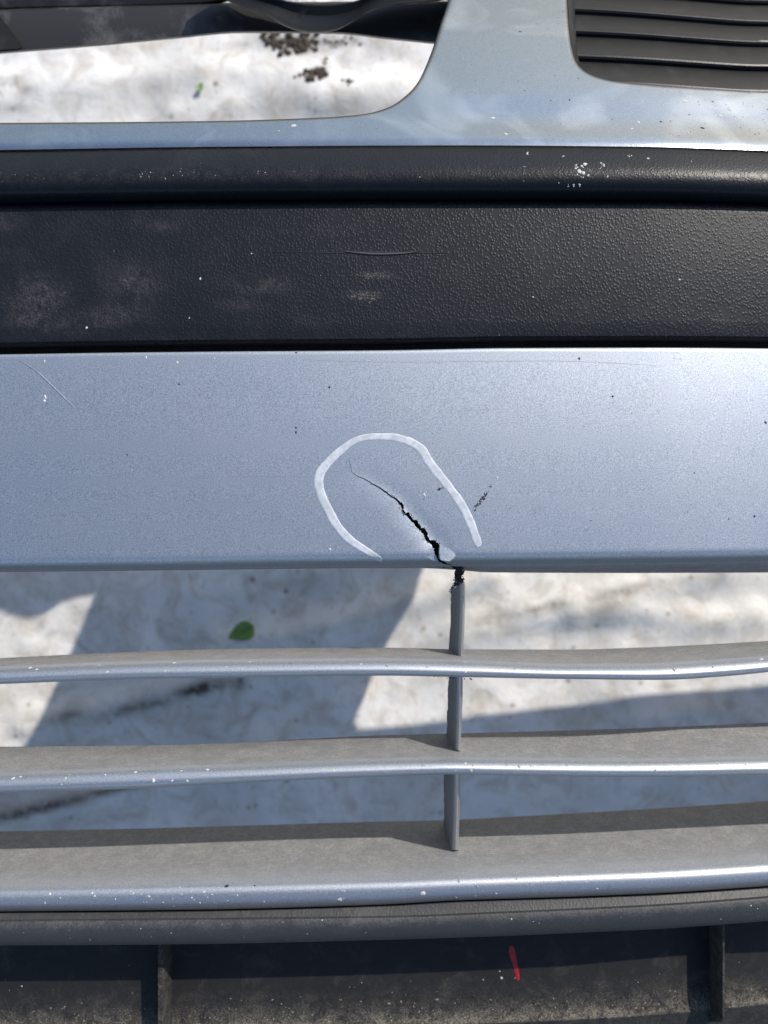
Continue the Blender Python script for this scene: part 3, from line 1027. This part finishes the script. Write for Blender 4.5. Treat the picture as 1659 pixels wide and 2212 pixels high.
shreds('torn_edge', [(982, 1225, 6), (1001, 1224, 5), (992, 1226, 7), (986, 1234, 6), (996, 1236, 6), (990, 1240, 7), (984, 1243, 3.5), (1002, 1233, 2.5), (987, 1248, 6), (994, 1255, 5.5), (1000, 1246, 3), (981, 1252, 2.5), (982, 1260, 4.5), (978, 1269, 3.5), (989, 1261, 5), (975, 1279, 1.8), (971, 1277, 1.6), (987, 1270, 3), (983, 1228, 4), (988, 1232, 5), (994, 1230, 4.5), (999, 1228, 3.5), (986, 1239, 4), (991, 1244, 5), (997, 1240, 4), (989, 1251, 4), (995, 1250, 5), (1000, 1252, 3.5), (985, 1257, 3), (979, 1264, 2.6), (984, 1264, 2.6), (973, 1274, 1.8),
                     (953, 1224, 2.2), (959, 1225.5, 2.6), (964, 1224, 2), (947, 1223.5, 1.5), (1001, 1290, 1.0)], -0.045, st1)
shreds('stress_flake', [(980, 1262, 2.2), (976, 1272, 2), (986, 1256, 1.8), (998, 1257, 2.0), (992, 1259, 1.6), (984, 1236, 1.4), (1000, 1232, 1.5), (983, 1268, 2.4)], -0.036, st1, M_CHIPG)
# the stub that still joins the strut to the band
mk('torn_stub', [pix(985, 1215, -.04), pix(999, 1215, -.04), pix(995, 1262, -.055), pix(989, 1262, -.055), pix(984, 1219, -.08), pix(1000, 1219, -.08), pix(996, 1262, -.08), pix(986, 1262, -.08)],
   [(0, 3, 2, 1), (4, 5, 6, 7), (0, 4, 7, 3), (1, 2, 6, 5), (0, 1, 5, 4), (3, 7, 6, 2)], M_TORN, st1, False)
# shreds of flash under slat 1 beside the strut
shreds('flash_shred', [(966, 1465, 1.6), (973, 1464, 2), (980, 1463.5, 1.8), (1003, 1466, 1.8), (1016, 1466, 2.2), (1019, 1468, 1.6), (938, 1462, 1.2), (946, 1462, 1.0), (925, 1461, 1.0)], -.022, slat1)

# lifted paint flakes beside the crack
def flake(name, pts, z_off, tilt, mat, parent):
    c = cast(band_tree, *[sum(p[i] for p in pts) / len(pts) for i in (0, 1)])[0]
    if c is None:
        c = Vector(pix(sum(p[0] for p in pts) / len(pts), sum(p[1] for p in pts) / len(pts), 0.006))
    V, V2 = [], []
    for i, p in enumerate(pts):
        l, nn = cast(band_tree, *p)
        if l is None:
            l = Vector(pix(p[0], p[1], 0.004))
        fx = (p[0] - min(q[0] for q in pts)) / (max(q[0] for q in pts) - min(q[0] for q in pts))
        V.append(Vector((l.x, l.y, c.z + z_off + tilt[0] * (1 - fx) + tilt[1] * fx + tilt[2] * (p[1] - pts[0][1]))))
    n = len(V)
    V2 = [v - Vector((0, 0, .0007)) for v in V]
    Fc = [tuple(range(n))[::-1], tuple(range(n, 2*n))] + [(i, (i+1) % n, n + (i+1) % n, n + i) for i in range(n)]
    o = mk(name, V + V2, Fc, mat, parent, False)
    bm = bmesh.new(); bm.from_mesh(o.data); bmesh.ops.recalc_face_normals(bm, faces=bm.faces); bm.to_mesh(o.data); bm.free()
    return o
flake('paint_flake', [cr(1033, 915), cr(1085, 938), cr(1128, 962), cr(1143, 985), cr(1122, 1005), cr(1092, 1020), cr(1040, 1014), cr(1030, 970)], .0011, (.0011, -.0006, -.000010), M_SIL, band)
flake('paint_flake', [cr(795, 660), cr(815, 690), cr(806, 702), cr(788, 672)], .0006, (.0004, .0004, 0), M_CHIPW, band)
flake('paint_flake', [cr(985, 962), cr(1010, 985), cr(1018, 1018), cr(985, 1016), cr(935, 990), cr(905, 968)], .0004, (.0004, -.0002, -.000022), M_SIL, band)

# ---- marker strokes, drawn on the surfaces
def stroke(name, pts, widths, tree, mat, parent, lift=0.00018, step=3.0):
    pp = resample(pts, step); k = len(pts) - 1
    # widths resampled by index along arc length of control points
    cum = [0]
    for i in range(k): cum.append(cum[-1] + math.dist(pts[i], pts[i+1]))
    acc, ws = 0, []
    for i, p in enumerate(pp):
        if i: acc += math.dist(pp[i-1], p)
        ws.append(float(np.interp(acc / 1.005, cum, widths)))
    V, Fc = [], []
    cols = (-.5, -.46, -.25, 0, .25, .46, .5)
    m = len(cols)
    for i, p in enumerate(pp):
        q0, q1 = pp[max(0, i-1)], pp[min(len(pp)-1, i+1)]
        tx, ty = q1[0]-q0[0], q1[1]-q0[1]; L = math.hypot(tx, ty) or 1
        e = 1.0
        if i < 3: e = (.45, .75, .92)[i]
        if i > len(pp) - 4: e = (.92, .75, .45)[i - len(pp) + 3]
        wob = 1 + 0.12 * noise.noise(Vector((i * .12, 0, 0))) + 0.06 * noise.noise(Vector((i * .35, 0, 0))) + .07 * noise.noise(Vector((i * 1.3, 4, 0)))
        for c in cols:
            x = p[0] - ty / L * c * ws[i] * e * wob; y = p[1] + tx / L * c * ws[i] * e * wob
            l, nn = cast(tree, x, y)
            if l is None:
                l = Vector(V[-1]) if V else Vector(pix(x, y, 0)); nn = Vector((0, 0, 0))
            V.append(l + nn * (lift * (0.25 if abs(c) == .5 else 1.0)))
    for i in range(len(pp) - 1):
        for q in range(m - 1):
            Fc.append((i*m + q, i*m + q + 1, (i+1)*m + q + 1, (i+1)*m + q))
    return mk(name, V, Fc, mat, parent)
mm, n_, l_, b_ = material('white_paint_marker')
co_ = objco(n_)
f1 = noise_tex(n_, l_, co_, 260, 5, .7)
f2 = noise_tex(n_, l_, co_, 60, 3, .6)
c_ = mixc(n_, l_, ramp(n_, l_, f1, [(0.36, 0.0), (0.54, 1.0)]), (0.42, 0.45, 0.49), (0.54, 0.57, 0.61))
c_ = mixc(n_, l_, ramp(n_, l_, f2, [(0.40, 0.5), (0.52, 0.0)]), c_, (0.37, 0.395, 0.43))
l_.new(c_, b_.inputs['Base Color']); b_.inputs['Roughness'].default_value = 0.6
MK = [(645, 1020, 30), (560, 965, 46), (430, 880, 54), (340, 780, 58), (285, 680, 60), (240, 590, 60), (218, 500, 62), (228, 430, 62), (270, 370, 56), (350, 290, 50), (450, 215, 42), (540, 187, 42), (640, 183, 46), (740, 190, 50), (850, 225, 56), (920, 280, 62), (960, 350, 60), (1030, 440, 58), (1110, 540, 56), (1180, 640, 58), (1240, 760, 58), (1300, 925, 56)]
mkline = stroke('marker_line', [cr(a, b) for a, b, _ in MK], [w * .32 for _, _, w in MK], band_tree, mm, band)
mkline['label'] = 'white marker loop drawn around the crack'
mred = flat_mat('red_paint_marker', (0.30, 0.004, 0.010), 0.45, .25, 300)
redl = stroke('marker_line', [(1104, 2043), (1107, 2060), (1113, 2082), (1117, 2102), (1120, 2117)], [12, 11.5, 10, 8.5, 9], dam_tree, mred, dam)
redl['label'] = 'short red marker stroke'

# ---- chips, specks and scratches
def chips(name, spots, tree, mat, parent, lift=0.0002):
    """spots: (px, py, size px, stretch, angle)"""
    V, Fc = [], []
    for px, py, sz, stv, ang in spots:
        l, nn = cast(tree, px, py)
        if l is None or nn.z < .25: continue
        k = (CAMP.z - l.z) / F
        t1 = Vector((math.cos(ang), math.sin(ang), 0)); t1 = (t1 - nn * t1.dot(nn)).normalized(); t2 = nn.cross(t1)
        nside = rng.randint(5, 8); b0 = len(V)
        for a in range(nside):
            th = 2 * math.pi * a / nside; r = sz * .5 * k * rng.uniform(.6, 1.25)
            V.append(l + t1 * (math.cos(th) * r * stv) + t2 * (math.sin(th) * r) + nn * lift * .3)
        V.append(l + nn * (lift + sz * k * .08))
        Fc += [(b0 + a, b0 + (a + 1) % nside, b0 + nside) for a in range(nside)]
    if not V: return
    o = mk(name, V, Fc, mat, parent, False); o['kind'] = 'stuff'
    return o
def rnd(n, x0, x1, fy, smin, smax, r=rng):
    out = []
    for _ in range(n if n > 200 else int(n * .7)):
        x = r.uniform(x0, x1)
        out.append((x, fy(x, r), smin * (smax / smin) ** (r.random() ** 2.2), r.uniform(1, 1.8), r.uniform(0, 3.1)))
    return out
T1, T2, TL, TB, TU, TS, TP, TLS = bvh(slat1), bvh(slat2), bvh(lip), band_tree, bvh(upper), bvh(strip), bvh(panel), bvh(lipstrip)
chips('paint_chips', [(65, 1443, 8, 1.3, 0), (80, 1446, 6, 1.2, .5), (207, 1464, 6, 1, 0), (377, 1432, 6, 1.3, .2), (540, 1430, 5, 1.2, 0), (358, 1449, 3.5, 1.4, 1.2), (490, 1423, 5, 1.8, 0), (645, 1424, 4, 1, 0), (215, 1437, 4, 1.5, .3), (1105, 1441, 3.5, 1, 0), (1345, 1464, 6, 1.3, 0), (1645, 1424, 8, 1.5, .3)]
      + rnd(26, 0, 1659, lambda x, r: S1T(x) + (S1B(x) - S1T(x)) * r.uniform(0.05, .95), 1.6, 4.5), T1, M_CHIPW, slat1)
chips('primer_chips', [(1457, 1448, 13, .55, 0), (1540, 1441, 8, .6, .3), (836, 1437, 10, .8, .3), (922, 1440, 6, 1, 0), (1112, 1445, 7, .6, .3), (1354, 1443, 6, 1.2, 0)], T1, M_CHIPG, slat1)
chips('paint_chips', [(29, 1681, 8, 1.4, .2), (46, 1678, 5, 1.3, 0), (143, 1681, 5, 1, 0), (228, 1673, 5, .8, .4), (293, 1668, 6, 1.5, .6), (333, 1686, 11, .6, 0), (405, 1687, 10, .8, .3), (449, 1662, 7, 1.5, 0), (282, 1696, 4, .8, 0), (457, 1690, 5, 1, 0), (756, 1644, 7, 1.6, .3), (615, 1686, 3.5, 1, 0), (742, 1646, 3, 1, 0), (880, 1638, 6, .6, .4), (860, 1638, 3.5, 1, 0), (1018, 1664, 6, 1.6, -.7), (984, 1665, 4, 1, 0)]
      + rnd(34, 0, 1659, lambda x, r: S2T(x) + (S2B(x) - S2T(x)) * r.uniform(0.0, .95), 1.6, 4.5), T2, M_CHIPW, slat2)
chips('primer_chips', [(1094, 1651, 8, 1, 0), (1121, 1655, 12, .6, 0), (1417, 1665, 11, .6, .2), (1022, 1653, 5, 1, 0), (1147, 1655, 5, .6, .2), (915, 1652, 8, 1.3, .8), (1550, 1651, 4, .6, 0), (1611, 1652, 5, .7, 0), (1224, 1653, 4, 1, 0)], T2, M_CHIPG, slat2)
lipy = lambda x, r: LH(x) + r.uniform(-30, 46) * (0.6 + .4 * r.random())
chips('paint_chips', [(109, 1931, 7, .8, 0), (98, 1950, 5, .7, 0), (200, 1929, 5, 1, 0), (250, 1942, 5, 1, 0), (322, 1936, 8, 1, .3), (353, 1949, 6, .8, 0), (415, 1939, 6, .7, 0), (433, 1950, 5, 1, 0), (509, 1883, 10, 1.5, 0), (518, 1892, 5, 1, 0), (685, 1895, 8, 1.2, .5), (756, 1899, 12, 1.5, -.3), (762, 1893, 5, 1, 0), (734, 1943, 10, 1.4, .2), (736, 1940, 6, 1, 0), (441, 1927, 5, 1, 0), (915, 1929, 10, 1.3, .2), (986, 1938, 6, 1, 0), (1290, 1919, 6, 1, 0), (1072, 1930, 6, 1, 0), (560, 1906, 5, 2, 0)]
      + rnd(70, 0, 760, lipy, 1.6, 4.2) + rnd(45, 760, 1659, lipy, 1.4, 3.6), TL, M_CHIPW, lip)
chips('primer_chips', [(992, 1903, 8, .8, .3), (1031, 1915, 9, .7, 0), (1116, 1898, 6, .7, 0), (1205, 1893, 5, 1, 0), (1315, 1917, 8, .6, -.5), (878, 1902, 7, 1.2, 0), (1420, 1884, 4, 1, 0)], TL, M_CHIPG, lip)
chips('dark_specks', [(490, 1914, 6, 1.6, .4), (551, 1913, 5, 1, 0), (1318, 1915, 5, .6, -.6), (880, 1901, 5, 1.2, 0)] + rnd(30, 0, 1659, lambda x, r: LK(x) + r.uniform(8, 100), 1.5, 3.2), TL, M_SPECK, lip)
chips('paint_chips', [(98, 857, 9, .9, 0), (97, 866, 10, .7, .2), (97, 780, 7, .6, 0), (384, 784, 8, .7, 0), (316, 772, 6, .7, 0), (215, 767, 5, .8, 0), (464, 774, 5, .8, 0), (713, 1186, 6, 1, 0), (713, 1178, 3, .6, 0), (918, 1071, 7, .8, .4), (916, 1068, 5, 1.5, .5), (1075, 1032, 5, 1, 0), (1033, 1110, 4, .7, 0)]
      + rnd(46, 0, 1100, lambda x, r: r.uniform(768, 1200), 1.2, 2.6), TB, M_CHIPW, band)
chips('dark_specks', [(387, 830, 4.5, 1, 0), (712, 837, 5, 1, 0), (1324, 856, 4.5, 1, 0), (1654, 913, 7, 1, 0), (1630, 1115, 5, 1.4, 0), (1500, 1022, 3.5, 1, 0), (640, 924, 5, .8, 0), (640, 934, 7, .6, 0), (916, 1078, 3, 1, 0), (1252, 775, 6, .8, 0), (640, 762, 5, 1, 0)]
      + [(1042 + t * 11 + rng.gauss(0, 2), 1078 - t * 15 + rng.gauss(0, 2.2), rng.uniform(1.2, 3.6), 1.6, .95) for t in [rng.gauss(0, .75) for _ in range(46)]]
      + [(949 + t * 8 + rng.gauss(0, 1.2), 1057 - t * 4 + rng.gauss(0, 1.2), rng.uniform(1.2, 3.2), 1.5, .5) for t in [rng.gauss(0, .6) for _ in range(16)]]
      + rnd(60, 0, 1659, lambda x, r: r.uniform(765, 1205), 1.2, 3.0), TB, M_SPECK, band)
chips('dark_specks', [(a, b, c * .72, d, e) for a, b, c, d, e in [(1231, 216, 7, 1, 0), (1124, 69, 6, 1.2, 0), (1134, 196, 4.5, 1, 0), (1190, 217, 4.5, 1, 0), (1120, 175, 4, 1, 0), (1160, 52, 4, 1, 0), (1218, 25, 4.5, 1, 0), (1184, 63, 4, 1, 0), (1250, 170, 4.5, 1, 0), (1322, 258, 5, 1, 0), (1428, 263, 7, 1.2, 0), (1448, 262, 5, 1, 0), (1518, 277, 9, 1.8, -.3), (1540, 220, 6, 1.5, 0), (1448, 289, 4, 1, 0), (1600, 276, 4, 1, 0), (1640, 288, 4, 1, 0)]
      + rnd(55, 1440, 1659, lambda x, r: r.uniform(210, 296), 1.6, 4.2) + rnd(60, 990, 1230, lambda x, r: r.uniform(2, 190), 1.2, 3.0) + rnd(50, 0, 1440, lambda x, r: r.uniform(262, 308), 1.2, 2.8)], TU, M_SPECK, upper)
chips('paint_chips', [(635, 272, 9, 1.3, 0), (603, 283, 4, 1, 0), (1065, 255, 7, 1.2, 0), (1093, 290, 8, .8, .5), (1480, 218, 9, 1.6, -.2), (1380, 265, 8, 1, .5), (1487, 287, 7, 1, 0), (1556, 250, 8, 1.5, 0), (1577, 237, 7, 1.4, 0), (1570, 225, 5, 1.2, 0), (1366, 278, 5, 1.4, 0)], TU, M_CHIPW, upper)
ce = []
for i in range(18, len(CP) - 4):
    for side, k in ((CR_, 2), (CL, 1)):
        for _ in range(k):
            a = side[i]; dx, dy = a[0] - CP[i][0], a[1] - CP[i][1]; L = math.hypot(dx, dy) or 1; q = rng.uniform(.6, 4.0)
            if rng.random() < .42:
                ce.append((a[0] + dx / L * q, a[1] + dy / L * q, rng.uniform(1.0, 3.2), rng.uniform(1, 2), rng.uniform(0, 3.1)))
chips('torn_paint_flakes', ce[::2], TB, flat_mat('pale_stressed_plastic', (.42, .42, .43), .8, .3), band, .0005)
chips('torn_plastic_bits', ce[1::3], TB, M_CHIPG, band, .0005)
bird = [(1258, 360, 9, 1), (1246, 362, 8, 1), (1266, 356, 12, 1.4), (1252, 370, 14, 1), (1262, 374, 11, 1.2), (1270, 380, 9, .8), (1243, 358, 6, 1), (1275, 368, 6, .7), (1258, 384, 5, 1), (1248, 378, 5, 1), (1300, 354, 9, .8), (1306, 357, 6, 1.5), (1297, 362, 4, 1), (1312, 382, 6, 1), (1240, 402, 6, 1), (1226, 401, 5, 1), (1254, 401, 7, .7), (1362, 338, 6, 1.5), (1358, 335, 4, 1), (1401, 341, 6, 1.2), (1216, 339, 5, 1), (1140, 332, 7, 1.5), (1133, 362, 4, 1), (1493, 350, 4, 1), (1208, 395, 3, 1)]
chips('bird_droppings', [(a + rng.uniform(-2.5, 2.5), b + rng.uniform(-2.5, 2.5), c * rng.uniform(.35, .7), d, rng.uniform(0, 3)) for a, b, c, d in bird for _ in range(3)], TS, M_CHIPW, strip)
chips('dust_grains', rnd(90, 0, 1659, lambda x, r: rb(x) + r.gauss(374, 9), 1.0, 3.2) + rnd(30, 300, 420, lambda x, r: rb(x) + r.gauss(372, 6), 1.0, 4), TS, flat_mat('grey_dust', (.26, .23, .2), .9, .4), strip)
chips('paint_chips', [(433, 602, 6, 1, 0), (188, 708, 6, 1, .4), (410, 687, 3.5, 1, 0), (544, 548, 4, 1, 0), (1152, 642, 4, 1, 0), (1468, 604, 5, 1, 0)] + rnd(26, 0, 1659, lambda x, r: r.uniform(455, 725), 1.0, 2.2), TP, M_CHIPW, panel)
chips('dirt_smears', [(788 + rng.gauss(0, 16), 640 + rng.gauss(0, 5), rng.uniform(1.5, 4), 1.6, 0) for _ in range(50)] + [(815 + rng.gauss(0, 20), 594 + rng.gauss(0, 4), rng.uniform(1.2, 3), 1.6, 0) for _ in range(36)] + [(80 + rng.gauss(0, 40), 640 + rng.gauss(0, 30), rng.uniform(1, 2.4), 1, 0) for _ in range(60)], TP, flat_mat('brown_dust', (.10, .09, .082), .9, .3), panel)
chips('sand_grains', rnd(520, 0, 1659, lambda x, r: EC(x) - abs(r.gauss(0, 34)), 1.2, 4.2), dam_tree, flat_mat('pale_sand', (.20, .175, .135), .95, .5, 1500), dam)
chips('sand_grains', rnd(260, 0, 1659, lambda x, r: EC(x) - abs(r.gauss(0, 30)), 1.2, 4.6), dam_tree, flat_mat('dark_sand', (.05, .045, .04), .95, .5, 1500), dam)
chips('paint_chips', [(1084, 2112, 7, .8, .5), (1080, 2098, 3, 1, 0), (48, 2130, 3.5, 1, 0), (1044, 2116, 2.5, 1, 0)] + rnd(26, 0, 1659, lambda x, r: r.uniform(2060, 2190), 1.2, 2.6), dam_tree, M_CHIPW, dam)
chips('paint_chips', [(462, 1984, 4, 1, 0), (164, 1989, 4, 1, 0)] + rnd(40, 0, 1659, lambda x, r: LS(x) + r.uniform(0, 45), 1.2, 3.2), TLS, M_CHIPW, lipstrip)

# long gouge in the grained panel: a shallow raised lip with a dark slit under it
def gouge(name, pts, w, tree, mat, parent, lift):
    return stroke(name, pts, w, tree, mat, parent, lift, 4)
gouge('gouge_slit', [(588, 545), (655, 545), (720, 546), (800, 545), (880, 546), (962, 547)], [.6, 1.6, 2.6, 3.4, 3.4, .8], TP, M_TORN, panel, .0002)
gouge('gouge_lip', [(740, 543), (800, 548.5), (860, 548), (905, 544.5)], [1, 4, 3.5, 1], TP, black_plastic('scuffed_plastic', base=(.06, .062, .066), grain=0), panel, .0006)
M_SCR = flat_mat('scratch_dull', (0.27, 0.275, 0.28), 0.7, .2)
for pts, w in (([(650, 777), (760, 781), (900, 782), (1106, 780), (1250, 781), (1420, 790)], [.6, 1.0, 1.0, 1.2, 1.0, .4]), ([(980, 888), (1040, 885), (1100, 884)], [.4, .9, .3]), ([(700, 905), (740, 901), (775, 905)], [.3, .8, .3]), ([(420, 1032), (560, 1029), (700, 1032)], [.3, 1.2, .3])):
    o = stroke('scratch', pts, [q * .6 for q in w], TB, M_SCR, band, .00006)
stroke('scuff', [(38, 775), (80, 803), (130, 850), (165, 885)], [1, 3.5, 3, 1], TB, silver('scuffed_silver', .5, (.36, .39, .435), flake=.38), band, .0001)

# ---- dark rear rail and curved rim seen through the left opening
RLOW = curve([(-600, 150), (0, 116), (200, 101), (381, 84), (526, 72), (727, 74), (832, 85), (932, 95), (1100, 110)])
rail = loft('rear_rail', [(off(RLOW, -8), -.40), (off(RLOW, -1), -.335), (RLOW, -.318), (off(RLOW, -4), -.310), (mixf(RLOW, curve([(0, 22), (480, 12), (1000, 8)]), .5), -.308), (curve([(0, 24), (480, 13), (1000, 8)]), -.312), (curve([(0, 20), (480, 9), (1000, 4)]), -.335), (curve([(0, 17), (480, 6), (1000, 2)]), -.36)],
     M_SMOOTH, bumper, cols=columns(SL, 0.34, 0.02, .06))
loft('sun_block_plate', [(curve([(0, 26), (420, 16), (570, -8), (830, -8), (1000, 4)]), -.345), (curve([(0, 16), (420, 6), (570, -11), (830, -11), (1000, -2)]), -.335), (curve([(0, -40)]), -.318), (curve([(0, -130)]), -.31), (curve([(0, -300)]), -.29)], M_SMOOTH, bumper, cols=columns(SL, 0.34, 0.02, .06))  # added plate that keeps sun off the tarp behind the left opening
def rim():
    low = resample([(430, -22), (480, -1), (530, 15), (570, 30), (610, 54), (645, 67), (685, 71), (725, 66), (762, 48), (800, 23), (850, 11), (920, 5), (1010, -4)], 8)
    top = resample([(500, -60), (545, -20), (580, -8), (610, 0), (640, 6), (665, 9), (690, 10), (715, 10), (745, 7), (775, 0), (810, -18), (860, -40), (980, -60)], 8)
    K = 70
    g = lambda L, t: L[min(len(L) - 1, int(round(t * (len(L) - 1))))]
    V, Fc = [], []
    prof = [(0.0, -.278), (0.0, -.260), (.03, -.254), (.09, -.255), (.13, -.266), (.6, -.274), (.95, -.268), (1.0, -.273), (1.0, -.286)]
    for i in range(K + 1):
        a, b_ = g(low, i / K), g(top, i / K)
        for t, z in prof:
            V.append(pix(a[0] * (1 - t) + b_[0] * t, a[1] * (1 - t) + b_[1] * t, z))
    m = len(prof)
    for i in range(K):
        for q in range(m):
            Fc.append((i*m + q, i*m + (q + 1) % m, (i+1)*m + (q + 1) % m, (i+1)*m + q))
    o = mk('curved_rim', V, Fc, black_plastic('glossy_black_rim', spec=.22, base=(.005, .006, .008), rough=.40, grain=0, dustamt=.04), bumper); sharp(o, 40)
rim()
def brace(pts, z, th, mat, name):
    n = len(pts)
    V = [pix(x, y, z) for x, y in pts] + [pix(x, y, z - th) for x, y in pts]
    Fc = [tuple(range(n)), tuple(range(n, 2*n))[::-1]] + [(i, (i+1) % n, n + (i+1) % n, n + i) for i in range(n)]
    o = mk(name, V, Fc, mat, bumper, False)
    bm = bmesh.new(); bm.from_mesh(o.data); bmesh.ops.recalc_face_normals(bm, faces=bm.faces)
    bmesh.ops.bevel(bm, geom=list(bm.edges), offset=.0008, segments=2, affect='EDGES')
    bm.to_mesh(o.data); bm.free()
brace([(-80, 36), (2, 36), (46, 96), (50, 104), (40, 108), (-80, 114)], -.285, .02, M_DAM, 'corner_brace')

# ------------------------------------------------------------------ small things on the tarp
def leaf(name, px, py, length, width, ang, label, curl=.25):
    m, n, l, b = material('leaf_green')
    co = objco(n)
    f = noise_tex(n, l, co, 120, 4, .6)
    l.new(mixc(n, l, ramp(n, l, f, [(.3, 0.), (.7, 1.)]), (0.10, 0.20, 0.03), (0.17, 0.29, 0.06)), b.inputs['Base Color'])
    b.inputs['Roughness'].default_value = 0.5
    c = tarp_point(px, py, 0.0035)
    V, Fc = [], []
    n1, n2 = 14, 4
    for i in range(n1 + 1):
        t = i / n1
        w = width * (math.sin(math.pi * t ** 0.62) ** 0.9) * .5
        for j in range(-n2, n2 + 1):
            q = j / n2
            x = (t - .5) * length; y = q * w
            z = abs(q) * w * .35 + curl * length * ((t - .5) ** 2) - 0.0
            V.append((c.x + x * math.cos(ang) - y * math.sin(ang), c.y + x * math.sin(ang) + y * math.cos(ang), c.z + z))
    k = 2 * n2 + 1
    for i in range(n1):
        for j in range(k - 1):
            Fc.append((i*k + j, i*k + j + 1, (i+1)*k + j + 1, (i+1)*k + j))
    o = mk(name, V, Fc, m)
    md = o.modifiers.new('thickness', 'SOLIDIFY'); md.thickness = 0.0004
    o['label'] = label; o['category'] = 'leaf'
leaf('leaf', 525, 1362, 0.040, 0.026, math.radians(205), 'green leaf lying on the shaded white sheet between grille and silver band')
leaf('leaf', 438, 197, 0.013, 0.009, math.radians(70), 'tiny green leaf scrap on the sunlit sheet in the upper left opening')

M_SOIL = flat_mat('dark_soil', (0.055, 0.044, 0.034), 0.95, .5, 120, bumpd=.002)
def crumbs(seed, parts):
    r = random.Random(seed); out = []
    for x, y, sx, sy, n, a, b in parts:
        out += [(x + r.gauss(0, sx * 1.35), y + r.gauss(0, sy * 1.35), .62 * a * (b / a) ** r.random()) for _ in range(n)]
    return out
def soil(name, px, py, spots, label):
    V, Fc = [], []
    r = random.Random(int(px))
    for dx, dy, sz in spots:
        c = tarp_point(px + dx, py + dy, sz * .2)
        bm = bmesh.new(); bmesh.ops.create_icosphere(bm, subdivisions=2, radius=sz)
        b0 = len(V)
        for v in bm.verts:
            k = 1 + .45 * noise.noise(v.co * (1.6 / sz) + Vector((dx, dy, 3)))
            V.append(c + Vector((v.co.x * k, v.co.y * k, v.co.z * k * .55)))
        Fc += [tuple(b0 + v.index for v in f.verts) for f in bm.faces]
        bm.free()
    o = mk(name, V, Fc, M_SOIL)
    o['label'] = label; o['category'] = 'soil clump'
soil('soil_clump', 650, 90, crumbs(1, [(-58, -4, 9, 9, 26, .003, .008), (-5, 4, 17, 8, 46, .003, .009), (6, 16, 5, 5, 10, .002, .006), (-28, -4, 10, 6, 16, .002, .006), (40, 3, 14, 5, 14, .0015, .004), (78, 0, 16, 5, 16, .0015, .004)]), 'wide dark soil clump on the white sheet just below the curved black rim')
soil('soil_clump', 685, 163, crumbs(2, [(-20, 8, 12, 2.5, 14, .002, .005), (3, 0, 8, 6, 26, .003, .008), (20, -24, 4, 4, 6, .002, .004)]), 'smaller dark soil crumbs on the sunlit sheet right of the tiny green scrap')
soil('soil_clump', 752, 186, crumbs(3, [(0, 0, 5, 3, 9, .0015, .004)]), 'smallest dark soil crumb on the sunlit sheet, nearest the silver pillar')
